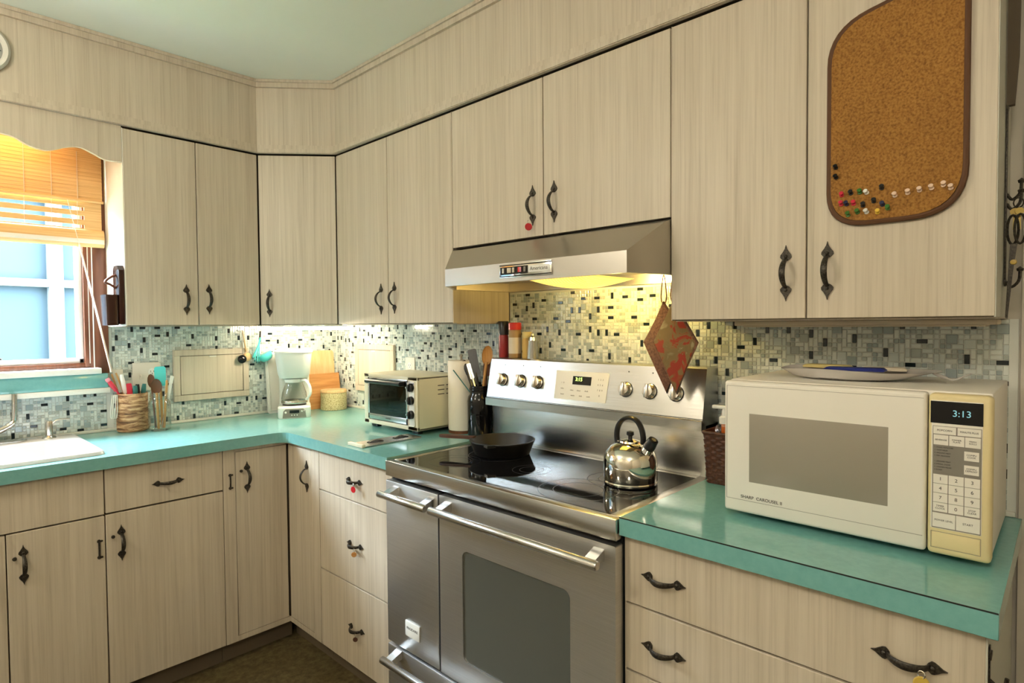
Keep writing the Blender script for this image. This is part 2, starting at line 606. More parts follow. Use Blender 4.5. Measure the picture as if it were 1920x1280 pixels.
def build_mosaic(wall, tiles, W, n_single):
    """W: matrix local (u,z,out)->world. The largest visible tiles become parts, the rest one stuff mesh"""
    scored = []
    for k, (i, j, w, h, m) in enumerate(tiles):
        c = W @ Vector(((i+w/2)*PIT, (j+h/2)*PIT, 0))
        px, py, z = to_img(c)
        vis = 0 <= px <= 1905 and (py > 612 if c.x > -.02 and c.y < -2.24 else True)
        if c.y < -2.43 and py > 705+.0*px: vis = False
        if c.x > -.02 and -2.26 < c.y < -1.35 and c.z < 1.235: vis = False
        if c.x > -.02 and -2.44 < c.y < -2.24 and c.z < 1.06: vis = False
        scored.append(((w*h/(z*z)) if vis else 0, k))
    scored.sort(reverse=True)
    single = {k for s, k in scored[:n_single] if s > 0}
    V, Fc, mi = [], [], []
    cache = {}
    for k, (i, j, w, h, m) in enumerate(tiles):
        v, f = tile_verts(w, h)
        if k in single:
            key = (w, h, m)
            if key not in cache:
                me = bpy.data.meshes.new('tile'); me.from_pydata(v, [], f); me.materials.append(M[m]); cache[key] = me
            place('tile', cache[key], wall, W @ Matrix.Translation((i*PIT, j*PIT, 0)))
        else:
            b = len(V)
            V += [W @ Vector((a+i*PIT, c+j*PIT, d)) for a, c, d in v]
            Fc += [tuple(b+q for q in ff) for ff in f]
            mi += [TM.index(m)]*len(f)
    me = bpy.data.meshes.new('mosaic_tiles')
    inv = MW[wall.name].inverted()
    me.from_pydata([inv @ p for p in V], [], Fc)
    for m in TM: me.materials.append(M[m])
    me.polygons.foreach_set('material_index', mi)
    o = link_mesh('mosaic_tiles', me, wall); o['kind'] = 'stuff'

ZM = 1.3655
# window-side wall (u = x from -1.93), range-side wall (u runs towards the camera, i.e. -y)
tl = mosaic(0, 1.93, [(0, .83, 0, 1.096), (.845, 1.926, 0, ZM)], 3)
WL = Matrix(((1, 0, 0, -1.93), (0, 0, -1, 0), (0, 1, 0, ZT+.012), (0, 0, 0, 1)))
build_mosaic(wl, tl, WL, 0)
tr = mosaic(0, 2.93, [(.006, 2.926, 0, ZM), (1.354, 2.234, 0, 1.4885)], 5)
WR = Matrix(((0, 0, -1, 0), (-1, 0, 0, 0), (0, 1, 0, ZT+.012), (0, 0, 0, 1)))
build_mosaic(wr, tr, WR, 300)
bm = B(); box(bm, -1.93, -1.10, -.0015, .006, ZT-.03, 1.10); box(bm, -1.10, 0, -.0015, .006, ZT-.03, 1.362)
obj('grout', bm, 'grout', wl)
bm = B(); box(bm, -.0015, .006, -2.93, 0, ZT-.03, 1.362); box(bm, -.0015, .006, -2.236, -1.352, 1.362, 1.488)
obj('grout', bm, 'grout', wr)

# ---------------------------------------------------------------- window over the sink
w1 = struct('window_1', (-1.5, 0, WZ0))
bm = B()
box(bm, WX1, -1.094, -.022, .006, 1.165, 2.14, .003); box(bm, WX0-.066, WX0, -.022, .006, 1.165, 2.14, .003)
box(bm, WX0, WX1, -.022, .006, WZ1, 2.14, .003)
box(bm, WX1-.018, WX1+.012, -.016, .10, 1.195, 2.12, .002); box(bm, WX0-.012, WX0+.018, -.016, .10, 1.195, 2.12, .002)
box(bm, WX0, WX1, -.010, .10, 1.192, 1.212, .002)
obj('casing', bm, 'brown_wood', w1)
bm = B(); box(bm, -1.150, -1.146, -.0245, -.020, 1.19, 2.12, .001); box(bm, -1.163, -1.160, -.018, -.012, 1.21, 2.12, .001)
obj('bead', bm, 'strip_white', w1)
bm = B()
for a, b in ((-1.196, -1.178), (-1.842, -1.824)):
    box(bm, a, b, .005, .06, 1.212, 2.11, .003)
box(bm, -1.842, -1.178, .005, .06, 1.212, 1.232, .003); box(bm, -1.842, -1.178, .005, .06, 2.09, 2.11, .003)
obj('sash', bm, 'vinyl', w1)
bm = B(); box(bm, -1.824, -1.196, .030, .034, 1.232, 2.09); obj('pane', bm, 'pane', w1)
bm = B(); tube(bm, smooth_path([(-1.49, -.012, 1.216), (-1.475, -.028, 1.222), (-1.462, -.035, 1.236), (-1.447, -.040, 1.243)]), .0045)
obj('crank', bm, 'iron', w1)
si = struct('trim_6', (-1.5, 0, 1.08))
bm = B(); box(bm, -1.93, -1.134, -.078, .0, 1.168, 1.192, .003); obj('sill_board', bm, 'white_plastic', si)
bm = B(); box(bm, -1.93, -1.110, -.066, .0, 1.108, 1.168, .002); obj('sill_apron', bm, 'turquoise', si)
bm = B(); box(bm, -1.93, -1.104, -.070, .0, 1.086, 1.108, .002); obj('sill_strip', bm, 'strip_white', si)

# the neighbouring house seen through the panes, and its yard
nh = thing('neighbour_house', 'pale blue neighbouring house with white trim seen through the sink window', 'house', (-1.2, 2.6, 0), 0)
nh.rotation_euler[2] = 0
HM = Matrix.Translation((-1.2, 2.6, 0)) @ Matrix.Rotation(radians(7), 4, 'Z')
bm = B(); box(bm, -4, 4, .05, .2, -.4, 2.45, Mx=HM); obj('wall', bm, 'house_blue', nh)
bm = B(); box(bm, -4.1, 4.1, -.05, .3, 2.45, 2.55, Mx=HM); obj('eave', bm, 'house_white', nh)
for cx in (.36, -1.2, 1.9):
    bm = B(); box(bm, cx-.045, cx+.045, -.03, .05, .4, 2.45, .008, Mx=HM); obj('white_post', bm, 'house_white', nh)
for z in (1.70, .98, 2.36):
    bm = B(); box(bm, -3.5, 3.5, -.015, .05, z-.03, z+.03, .006, Mx=HM); obj('white_rail', bm, 'house_white', nh)
bm = B(); box(bm, -9, 6, .14, 9, -.5, -.4)
o = obj('ground_yard', bm, 'grass'); o['kind'] = 'structure'

# ================================================================== ironwork shared by every cupboard
def handle_mesh(L, w=.0125, out=.027, ps=.84):
    bm = B()
    h = L/2
    for s in (1, -1):
        pr = [(0, h), (.0022, h-.010*ps), (.0065, h-.019*ps), (w*.93, h-.027*ps), (w, h-.0335*ps), (w*.62, h-.040*ps), (.0035, h-.043*ps)]
        loop = [(x, s*z) for x, z in pr] + [(-x, s*z) for x, z in reversed(pr[1:])]
        prism(bm, [(x, 0.0003, z) for x, z in loop], (0, .0035, 0))
        lathe(bm, [(.0042, 0), (.0038, .0022), (.002, .0036), (0, .004)], seg=10, Mx=axis_m((0, .0036, s*(h-.031*ps)), (0, 1, 0)))
    n = 14
    pts, rs = [], []
    for k in range(n+1):
        t = k/n
        z = (1-2*t)*(h-.038*ps)
        y = .003 + out*(sin(pi*t)**.62)
        pts.append((0, y, z)); rs.append(.0048+.0022*sin(pi*t))
    tube(bm, pts, rs, 10, flat=.5, up=(0, 1, 0))
    me = finish(bm, 'handle')
    me.materials.append(M['iron'])
    return me
H_DOOR = handle_mesh(.130)
H_DRAW = handle_mesh(.110, .0105, .024, .66)

def handle(parent, p, n, vertical=True, me=None):
    """p centre on the face, n outward normal"""
    n = Vector(n)
    z = Vector((0, 0, 1))
    if vertical: zz = z
    else: zz = Vector((-n.y, n.x, 0))
    xx = n.cross(zz)
    W = Matrix(((xx.x, n.x, zz.x, p[0]), (xx.y, n.y, zz.y, p[1]), (xx.z, n.z, zz.z, p[2]), (0, 0, 0, 1)))
    return place('handle', me or (H_DOOR if vertical else H_DRAW), parent, W)

def slab(parent, name, u0, u1, z0, z1, run, face, th=.018, gap=.0017, matn='laminate'):
    """a door or drawer front on run 'L' (u=x) or 'R' (u=y); face is the outer plane coordinate (negative)"""
    bm = B()
    a, b = min(u0, u1)+gap, max(u0, u1)-gap
    if run == 'L': box(bm, a, b, face, face+th, z0+gap, z1-gap, .0012, 1)
    else: box(bm, face, face+th, a, b, z0+gap, z1-gap, .0012, 1)
    return obj(name, bm, matn, parent)

# ================================================================== upper cupboards
ZT2 = 2.141
c = thing('upper_cabinet', 'tall grey two-door wall cupboard beside the sink window', 'cabinet', (-.83, -.15, ZU))
bm = B(); box(bm, -1.095, -.567, -UD+.019, -.0045, ZU, ZT2)
obj('body', bm, 'carcass', c)
bm = B(); box(bm, -1.0965, -1.093, -UD+.001, -.001, ZU, ZT2); obj('side_panel', bm, 'strip_white', c)
bm = B(); box(bm, -1.093, -.567, -UD+.02, -.0045, ZU-.003, ZU); obj('underside', bm, 'laminate', c)
d = slab(c, 'door', -1.095, -.828, ZU, ZT2, 'L', -UD); handle(d, (-.876, -UD, 1.474), NL)
d = slab(c, 'door', -.828, -.5665, ZU, ZT2, 'L', -UD); handle(d, (-.786, -UD, 1.478), NL)

c = thing('corner_cabinet', 'single-door wall cupboard set diagonally across the corner', 'cabinet', (-.2, -.2, ZU))
ins = .019
bm = B()
a, b = DA-ND*ins, DB-ND*ins
prism(bm, [(a.x, a.y, ZU), (b.x, b.y, ZU), (-.0045, -.538, ZU), (-.0045, -.0045, ZU), (-.563, -.0045, ZU)], (0, 0, ZT2-ZU))
obj('body', bm, 'carcass', c, smooth=False)
bm = B()
prism(bm, [(a.x, a.y, ZU-.003), (b.x, b.y, ZU-.003), (-.0045, -.538, ZU-.003), (-.0045, -.0045, ZU-.003), (-.563, -.0045, ZU-.003)], (0, 0, .003))
obj('underside', bm, 'laminate', c, smooth=False)
bm = B()
tdir = (DB-DA).normalized()
p0, p1 = DA+tdir*.004, DB-tdir*.004
prism(bm, [(p0.x, p0.y, ZU+.002), (p1.x, p1.y, ZU+.002), (p1.x-ND.x*.018, p1.y-ND.y*.018, ZU+.002), (p0.x-ND.x*.018, p0.y-ND.y*.018, ZU+.002)], (0, 0, ZT2-ZU-.004))
d = obj('door', bm, 'laminate', c, smooth=False)
hp = DA+tdir*.043
handle(d, (hp.x, hp.y, 1.466), ND)

c = thing('upper_cabinet', 'two-door wall cupboard left of the range hood, over the toaster oven', 'cabinet', (-.15, -.94, ZU))
bm = B(); box(bm, -UD+.019, -.0045, -1.349, -.542, ZU, ZT2); obj('body', bm, 'carcass', c)
bm = B(); box(bm, -UD+.001, -.0045, -1.3505, -1.348, ZU, ZT2); obj('side_panel', bm, 'laminate', c)
bm = B(); box(bm, -UD+.02, -.0045, -1.348, -.542, ZU-.003, ZU); obj('underside', bm, 'laminate', c)
d = slab(c, 'door', -.5415, -.942, ZU, ZT2, 'R', -UD); handle(d, (-UD, -.891, 1.471), NR)
d = slab(c, 'door', -.942, -1.3495, ZU, ZT2, 'R', -UD); handle(d, (-UD, -.986, 1.473), NR)

ZH = 1.640
c = thing('upper_cabinet', 'short two-door wall cupboard directly above the range hood', 'cabinet', (-.15, -1.79, ZH))
bm = B(); box(bm, -UD+.019, -.0045, -2.235, -1.352, ZH, ZT2); obj('body', bm, 'carcass', c)
d = slab(c, 'door', -1.352, -1.791, ZH, ZT2, 'R', -UD); handle(d, (-UD, -1.747, 1.742), NR)
d = slab(c, 'door', -1.791, -2.2355, ZH, ZT2, 'R', -UD); handle(d, (-UD, -1.836, 1.742), NR)

c = thing('upper_cabinet', 'two-door wall cupboard above the microwave with a corkboard on it', 'cabinet', (-.15, -2.574, ZU))
bm = B(); box(bm, -UD+.019, -.0045, -2.909, -2.238, ZU, ZT2); obj('body', bm, 'carcass', c)
bm = B(); box(bm, -UD+.001, -.0045, -2.911, -2.908, ZU, ZT2); obj('side_panel', bm, 'side_panel', c)
bm = B(); box(bm, -UD+.001, -.0045, -2.239, -2.2365, ZU, ZT2); obj('side_panel', bm, 'laminate', c)
bm = B(); box(bm, -UD+.02, -.0045, -2.908, -2.24, ZU-.003, ZU); obj('underside', bm, 'laminate', c)
d = slab(c, 'door', -2.2375, -2.574, ZU, ZT2, 'R', -UD); handle(d, (-UD, -2.530, 1.473), NR)
d = slab(c, 'door', -2.574, -2.9115, ZU, ZT2, 'R', -UD); handle(d, (-UD, -2.6185, 1.473), NR)

# scalloped valance over the window
v = thing('window_valance', 'scalloped wooden valance hiding a lamp over the sink window', 'valance', (-1.51, -UD+.01, 2.0))
bm = B()
prof = [(-1.10, 2.006), (-1.12, 2.005), (-1.155, 2.006), (-1.189, 2.021), (-1.222, 2.0345), (-1.247, 2.035), (-1.279, 2.025), (-1.319, 2.007), (-1.35, 2.004), (-1.387, 2.013), (-1.423, 2.032), (-1.459, 2.038)]
sm = [Vector((x, 0, z)) for x, z in prof]
sm = smooth_path(sm, 4)
half = [(p.x, p.z) for p in sm]
mir = [(-3.02-x, z) for x, z in half]
low = half + list(reversed(mir))
loop = [(-1.0975, ZTRIM+.004)] + [(-1.0975, 2.006)] + low + [(-1.925, 2.006), (-1.925, ZTRIM+.004)]
prism(bm, [(x, -UD, z) for x, z in loop], (0, .016, 0))
obj('valance_board', bm, 'laminate', v, smooth=False)
c = thing('upper_cabinet', 'wall cupboard on the far side of the sink window', 'cabinet', (-2.3, -.15, ZU))
bm = B(); box(bm, -2.7, -1.93, -UD+.019, -.002, ZU, ZT2); obj('body', bm, 'carcass', c)
bm = B(); box(bm, -1.930, -1.9265, -UD+.001, -.002, ZU, ZT2); obj('side_panel', bm, 'strip_white', c)
d = slab(c, 'door', -1.927, -2.31, ZU, ZT2, 'L', -UD); handle(d, (-2.265, -UD, 1.474), NL)
d = slab(c, 'door', -2.31, -2.70, ZU, ZT2, 'L', -UD); handle(d, (-2.355, -UD, 1.474), NL)

# ================================================================== base cupboards
FL = -.580
def latch(parent, x, z0, z1, face):
    bm = B()
    tube(bm, [(x, face-.004, z0+.006), (x, face-.006, (z0+z1)/2), (x, face-.004, z1-.006)], .0032, 8)
    for z in (z0+.005, z1-.005):
        lathe(bm, [(.0062, 0), (.0058, .003), (0, .0042)], seg=10, Mx=axis_m((x, face-.0002, z), (0, -1, 0)))
        lathe(bm, [(.0036, 0), (.0036, .003), (0, .004)], seg=8, Mx=axis_m((x+.008, face-.0002, z), (0, -1, 0)))
    return obj('latch', bm, 'iron', parent)
def catch_knob(parent, x, z, face):
    bm = B(); lathe(bm, [(.003, 0), (.003, .006), (.006, .008), (.006, .011), (0, .013)], seg=10, Mx=axis_m((x, face-.0002, z), (0, -1, 0)))
    return obj('catch_knob', bm, 'iron', parent)

c = thing('sink_base_cabinet', 'pale wood base cupboard with false drawer front under the sink', 'cabinet', (-1.51, -.3, 0))
bm = B(); box(bm, -1.775, -1.243, FL+.019, -.02, .085, .72); box(bm, -1.775, -1.243, FL+.019, FL+.03, .72, ZB-.002)
obj('body', bm, 'carcass', c)
bm = B(); box(bm, -1.776, -1.2425, -.53, -.51, 0, .085); obj('toe_kick', bm, 'toe', c)
slab(c, 'false_front', -1.776, -1.2425, .709, .869, 'L', FL)
d = slab(c, 'door', -1.507, -1.2425, .085, .707, 'L', FL); handle(d, (-1.465, FL, .601), NL); latch(d, -1.262, .560, .626, FL); catch_knob(d, -1.488, .628, FL)
d = slab(c, 'door', -1.776, -1.507, .085, .707, 'L', FL); handle(d, (-1.548, FL, .560), NL)
c = thing('base_cabinet', 'pale wood base cupboard with one drawer over one door', 'cabinet', (-1.045, -.3, 0))
bm = B(); box(bm, -1.2415, -.8465, FL+.019, -.02, .085, ZB-.002); obj('body', bm, 'carcass', c)
bm = B(); box(bm, -1.242, -.8465, -.53, -.51, 0, .085); obj('toe_kick', bm, 'toe', c)
d = slab(c, 'drawer_front', -1.242, -.8465, .711, .869, 'L', FL); handle(d, (-1.042, FL, .785), NL, False)
d = slab(c, 'door', -1.242, -.8465, .085, .708, 'L', FL); handle(d, (-1.1955, FL, .599), NL); catch_knob(d, -1.222, .628, FL)
c = thing('corner_base_cabinet', 'inside-corner base cupboard with a folding two-leaf door', 'cabinet', (-.4, -.4, 0))
bm = B()
prism(bm, [(-.8455, FL+.019, .085), (FL+.019, FL+.019, .085), (FL+.019, -.8455, .085), (-.02, -.8455, .085), (-.02, -.02, .085), (-.8455, -.02, .085)], (0, 0, ZB-.002-.085))
obj('body', bm, 'carcass', c, smooth=False)
bm = B(); box(bm, -.8455, FL+.03, -.53, -.515, 0, .085); box(bm, -.53, -.515, -.8455, -.53, 0, .085); obj('toe_kick', bm, 'toe', c)
bm = B()
box(bm, -.8460, -.800, FL, FL+.018, .0865, .869); box(bm, -.800, FL, FL, FL+.018, .0865, .108); box(bm, -.800, FL, FL, FL+.018, .857, .869)
box(bm, FL, FL+.018, -.8455, -.790, .0865, .869); box(bm, FL, FL+.018, -.790, FL, .0865, .108); box(bm, FL, FL+.018, -.790, FL, .857, .869)
fr = obj('face_frame', bm, 'laminate', c, smooth=False); latch(fr, -.820, .709, .771, FL)
d = slab(c, 'door', -.799, FL-.004, .108, .856, 'L', FL, gap=.0015); handle(d, (-.753, FL, .746), NL); catch_knob(d, -.779, .777, FL)
d = slab(c, 'door', FL-.004, -.7895, .108, .856, 'R', FL, gap=.0015); handle(d, (FL, -.749, .745), NR)
c = thing('drawer_base_cabinet', 'three-drawer base cupboard between the corner and the range', 'cabinet', (-.3, -1.1, 0))
bm = B(); box(bm, FL+.019, -.02, -1.342, -.8465, .085, ZB-.002); obj('body', bm, 'carcass', c)
bm = B(); box(bm, -.53, -.51, -1.342, -.8465, 0, .085); obj('toe_kick', bm, 'toe', c)
for z0, z1, zh in ((.711, .869, .788), (.396, .709, .551), (.085, .394, .237)):
    d = slab(c, 'drawer_front', -.847, -1.3435, z0, z1, 'R', FL, gap=.0013); handle(d, (FL, -1.106, zh), NR, False)
c = thing('drawer_base_cabinet', 'wide drawer base cupboard under the microwave', 'cabinet', (-.3, -2.6, 0))
bm = B(); box(bm, FL+.019, -.02, -2.9245, -2.268, .085, ZB-.002); obj('body', bm, 'carcass', c)
bm = B(); box(bm, -.53, -.51, -2.925, -2.268, 0, .085); obj('toe_kick', bm, 'toe', c)
bm = B(); box(bm, FL+.001, -.02, -2.927, -2.924, .02, ZB-.002); sp = obj('side_panel', bm, 'side_panel', c)
bm = B(); box(bm, FL+.001, -.02, -2.268, -2.265, .02, ZB-.002); obj('side_panel', bm, 'laminate', c)
for z0, z1, zh in ((.711, .869, .788), (.553, .709, .629), (.085, .551, .32)):
    d = slab(c, 'drawer_front', -2.265, -2.926, z0, z1, 'R', FL, gap=.0013)
    handle(d, (FL, -2.3645, zh), NR, False); handle(d, (FL, -2.8225, zh), NR, False)

# ================================================================== counters
SX0, SX1, SY0, SY1 = -1.775, -1.255, -.515, -.075     # sink cut-out
c = thing('countertop', 'turquoise laminate L-shaped countertop around the corner and sink', 'countertop', (-.6, -.3, ZB))
bm = B()
box(bm, -2.7, SX0, -CD, -.003, ZB, ZT); box(bm, SX1, -.003, -CD, -.003, ZB, ZT)
box(bm, SX0, SX1, -CD, SY0, ZB, ZT); box(bm, SX0, SX1, SY1, -.003, ZB, ZT)
box(bm, -CD, -.003, -1.346, -CD, ZB, ZT)
pts = [(-CD-.055, -CD), (-CD, -CD), (-CD, -CD-.055)]
arc = [(-CD-.055+.055*sin(a), -CD-.055+.055*cos(a)) for a in [pi/2*k/6 for k in range(7)]]
prism(bm, [(-CD, -CD, ZB)] + [(x, y, ZB) for x, y in reversed(arc)], (0, 0, ZT-ZB))
bmesh.ops.remove_doubles(bm, verts=bm.verts, dist=1e-5)
obj('worktop', bm, 'turquoise', c, smooth=False)
c = thing('countertop', 'turquoise laminate countertop with dark front seam under the microwave', 'countertop', (-.3, -2.6, ZB))
bm = B(); box(bm, -CD, -.0125, -2.9415, -2.2645, ZB, ZT, .0008, 1); obj('worktop', bm, 'turquoise', c)
bm = B(); box(bm, -CD-.0004, -CD+.0006, -2.9410, -2.265, ZT-.0022, ZT+.0003); obj('edge_seam', bm, 'seam', c)

# ================================================================== range
RY0, RY1, RX, RT = -1.350, -2.2615, -.612, .908
g = thing('electric_range', 'wide stainless steel electric range with black glass cooktop', 'stove', (-.35, -1.805, 0))
bm = B(); box(bm, RX+.03, -.03, RY0-.002, RY1+.002, .03, RT-.02); obj('body', bm, 'gap_black', g)
bm = B()
for y in (RY0-.05, RY1+.05):
    for x in (RX+.08, -.10):
        lathe(bm, [(.022, 0), (.022, .006), (.012, .008), (.012, .032)], (x, y, 0), 12)
obj('foot', bm, 'black_plastic', g)
# cooktop frame (four steel trims) and glass
bm = B()
GX0, GX1, GY0, GY1 = RX+.030, -.135, RY0-.034, RY1+.036
box(bm, RX, GX0, RY1, RY0, RT-.050, RT, .003); box(bm, GX0, -.11, GY0, RY0, RT-.02, RT, .003); box(bm, GX0, -.11, RY1, GY1, RT-.02, RT, .003); box(bm, GX1, -.11, GY1, GY0, RT-.02, RT, .002)
obj('cooktop_trim', bm, 'steel', g)
bm = B(); box(bm, GX0, GX1, GY1, GY0, RT-.018, RT-.0015); ct = obj('cooktop_glass', bm, 'ceran', g)
for (x, y, r) in ((-.30, -1.57, .10), (-.46, -1.53, .085), (-.30, -2.06, .085), (-.46, -2.04, .11), (-.38, -1.80, .06)):
    bm = B()
    for q in (r, r*.62):
        lathe(bm, [(q, 0), (q+.0012, 0), (q+.0012, .0002), (q, .0002), (q, 0)], (x, y, RT-.0015), 40, cap=False)
    obj('burner_ring', bm, 'ceran_ring', ct)
# front: upper rail, narrow warming door, oven door, bottom drawer
def bar_handle(parent, y0, y1, z, x=-.668, r=.0115, face=RX):
    bm = B()
    tube(bm, [(x, y0, z), (x, y0-.003, z), (x, y1+.003, z), (x, y1, z)], [r*.8, r, r, r*.8], 16)
    for y in (y0-.028, y1+.028):
        prism(bm, [(x+.004, y+.016, z+.004), (face+.002, y+.022, z+.018), (face+.002, y+.022, z-.010), (x+.004, y+.016, z-.007)], (0, -.030, 0))
    return obj('handle', bm, 'steel', parent)
YG = -1.6255
bm = B(); box(bm, RX+.003, RX+.031, YG-.0043, YG+.0043, .300, .846); obj('gap_shade_strip', bm, 'gap_black', g)  # black filler strip stands in for the shade between the two doors
bm = B(); box(bm, RX, RX+.03, YG+.0045, RY0-.001, .300, .844, .004); d = obj('warming_door', bm, 'steel_front', g); bar_handle(d, -1.392, -1.632, .815)
bm = B(); box(bm, RX-.004, RX+.002, -1.529, -1.455, .354, .404, .0015)
bd = obj('badge', bm, 'white_plastic', d); text('FRIGIDAIRE', .0115, 'ink', face_m((RX-.0041, -1.492, .382), NR), bd)
bm = B()
WY0, WY1, WZa, WZb = -1.732, -2.128, .372, .702
x0, x1 = RX, RX+.03
def face_ring(bm, oy0, oy1, oz0, oz1, iy0, iy1, iz0, iz1, xf, depth, r):
    """rectangular front with a rounded opening"""
    n = 6
    def ring(y0, y1, z0, z1, rr):
        out = []
        for cy, cz, a0 in ((y1+rr, z1-rr, 0), (y0-rr, z1-rr, pi/2), (y0-rr, z0+rr, pi), (y1+rr, z0+rr, 3*pi/2)):
            for k in range(n+1):
                a = a0+pi/2*k/n
                out.append((cy-rr*cos(a), cz+rr*sin(a)))
        return out
    o_ = ring(oy0, oy1, oz0, oz1, .004); i_ = ring(iy0, iy1, iz0, iz1, r)
    loops = [[(xf+depth, y, z) for y, z in o_], [(xf, y, z) for y, z in o_], [(xf, y, z) for y, z in i_], [(xf+.006, y, z) for y, z in i_]]
    R = [[bm.verts.new(p) for p in lp] for lp in loops]
    m_ = len(o_)
    for a, b in zip(R, R[1:]):
        for k in range(m_):
            bm.faces.new((a[k], a[(k+1) % m_], b[(k+1) % m_], b[k]))
face_ring(bm, YG-.0045, RY1+.001, .300, .846, WY0, WY1, WZa, WZb, RX, .03, .022)
d = obj('oven_door', bm, 'steel_front', g); bar_handle(d, -1.652, -2.250, .815)
bm = B(); box(bm, RX+.004, RX+.010, WY0+.003, WY1-.003, WZa-.003, WZb+.003); obj('oven_window', bm, 'oven_glass', d)
bm = B(); box(bm, RX, RX+.03, RY1+.001, RY0-.001, .060, .290, .004); d = obj('bottom_drawer', bm, 'steel_front', g); bar_handle(d, -1.396, -2.215, .272)
# backguard: upright splash and tilted control panel
BY0, BY1 = -1.348, -2.243
bm = B(); box(bm, -.112, -.030, BY1, BY0-.010, RT-.03, 1.06, .002); obj('backguard', bm, 'steel', g)
bm = B()
prism(bm, [(-.140, BY0, 1.046), (-.140, BY0, 1.074), (-.134, BY0, 1.076), (-.104, BY0, 1.224), (-.096, BY0, 1.228), (-.030, BY0, 1.228), (-.030, BY0, 1.046)], (0, BY1-BY0, 0))
cp = obj('control_panel', bm, 'steel', g, angle=25)
PN = Vector((-.148, 0, -.030)).normalized()      # normal of the sloped face
PN = Vector((-(1.224-1.076), 0, .030)).normalized()
def onp(y, z):
    t = (z-1.076)/(1.224-1.076)
    return Vector((-.134+.030*t, y, z))
bm = B(); strip_pts = [onp(BY0, 1.0772)+PN*.0002, onp(BY1, 1.0772)+PN*.0002, onp(BY1, 1.0792)+PN*.0002, onp(BY0, 1.0792)+PN*.0002]
prism(bm, strip_pts, PN*.0004); obj('panel_joint', bm, 'gap_black', cp)
kp = B()
KM = Matrix()
lathe(kp, [(.0235, 0), (.0235, .004), (.0205, .006), (.0195, .016), (.017, .019), (0, .019)], seg=28)
box(kp, -.0060, .0060, -.0215, .0215, .014, .029, .0025)
knob_me = finish(kp, 'knob'); knob_me.materials.append(M['nickel'])
for y in (-1.425, -1.519, -1.603, -1.977, -2.064, -2.153):
    p = onp(y, 1.147)
    k = place('knob', knob_me, cp, face_m(p, PN))
    bm = B(); lathe(bm, [(.0252, 0), (.0252, .0012), (0, .0012)], seg=24, Mx=face_m(p+PN*.0002, PN)); obj('knob_ring', bm, 'black_plastic', k)
    bm = B(); lathe(bm, [(.0022, 0), (.0022, .0008), (0, .0008)], seg=8, Mx=face_m(onp(y-.004, 1.204)+PN*.0002, PN)); obj('indicator', bm, 'ink', cp)
bm = B()
Wp = face_m(onp(-1.797, 1.146), PN)
prism(bm, [Wp @ Vector(p) for p in ((-.110, -.050, 0), (.108, -.050, 0), (.112, .050, 0), (-.112, .050, 0))], PN*.0012)
kpd = obj('keypad', bm, 'white_plastic', cp, smooth=False)
bm = B()
prism(bm, [Wp @ Vector(p) for p in ((-.036, .004, .0013), (.042, .004, .0013), (.042, .033, .0013), (-.036, .033, .0013))], PN*.0008)
ds = obj('display', bm, 'black_gloss', kpd, smooth=False)
text('3:15', .0175, 'digits_green', Wp @ Matrix.Translation((-.010, .022, .0022)), kpd, 'clock_digits')
for r_, row in enumerate(('1  2  3', '4  5  6', '7  8  9', '0')):
    text(row, .0085, 'ink_soft', Wp @ Matrix.Translation((.080, .026-.018*r_, .0014)), kpd)
for x_, z_, tx in ((-.078, .008, 'I   O'), (-.078, -.012, 'bake'), (-.076, -.032, 'broil'), (-.036, -.016, 'clean'), (-.006, -.016, 'timer'), (.026, -.016, 'clock'), (-.030, -.034, 'warm'), (.004, -.034, 'lock'), (.036, -.034, 'cook'), ):
    text(tx, .0072, 'ink_soft', Wp @ Matrix.Translation((x_, z_, .0014)), kpd)

# ================================================================== range hood
h = thing('range_hood', 'stainless steel range hood with chamfered ends above the range', 'range hood', (-.2, -1.79, 1.488))
HZ0, HZ1, HZ2 = 1.489, 1.546, 1.6375
top = [(-.003, -1.353), (-.306, -1.353), (-.306, -2.2345), (-.003, -2.2345)]
mid = [(-.003, -1.353), (-.450, -1.478), (-.450, -2.195), (-.003, -2.2345)]
bm = B()
tv = [(-.006, -1.354, HZ2), (-.300, -1.354, HZ2), (-.325, -1.372, HZ2-.010), (-.325, -2.228, HZ2-.010), (-.300, -2.2345, HZ2), (-.006, -2.2345, HZ2)]
mv = [(-.006, -1.354, HZ1), (-.305, -1.354, HZ1), (-.450, -1.478, HZ1), (-.450, -2.190, HZ1), (-.316, -2.2345, HZ1), (-.006, -2.2345, HZ1)]
lv = [(x, y, HZ0) for x, y, z in mv]
inn = [(-.02, -1.368, HZ0), (-.302, -1.368, HZ0), (-.438, -1.484, HZ0), (-.438, -2.184, HZ0), (-.312, -2.2225, HZ0), (-.02, -2.2225, HZ0)]
inu = [(x, y, HZ0+.034) for x, y, z in inn]
loft(bm, [tv, mv, lv, inn, inu], cap0=True, cap1=True)
obj('shell', bm, 'hood_steel', h, angle=20)
bx = -.4505
bm = B(); box(bm, bx-.004, bx, -1.946, -1.740, 1.500, 1.5415, .001); bp = obj('badge_plate', bm, 'chrome', h)
bm = B(); box(bm, bx-.0052, bx-.0038, -1.9455, -1.741, 1.5355, 1.5385); box(bm, bx-.0052, bx-.0038, -1.9455, -1.741, 1.5025, 1.5055)
box(bm, bx-.0052, bx-.0038, -1.856, -1.744, 1.5095, 1.5325); obj('badge_band', bm, 'black_gloss', bp)
bm = B(); box(bm, bx-.0054, bx-.0038, -1.940, -1.858, 1.511, 1.531, .0006); obj('name_plate', bm, 'white_plastic', bp)
text('Americana', .0155, 'ink', face_m((bx-.0055, -1.899, 1.521), NR), bp)
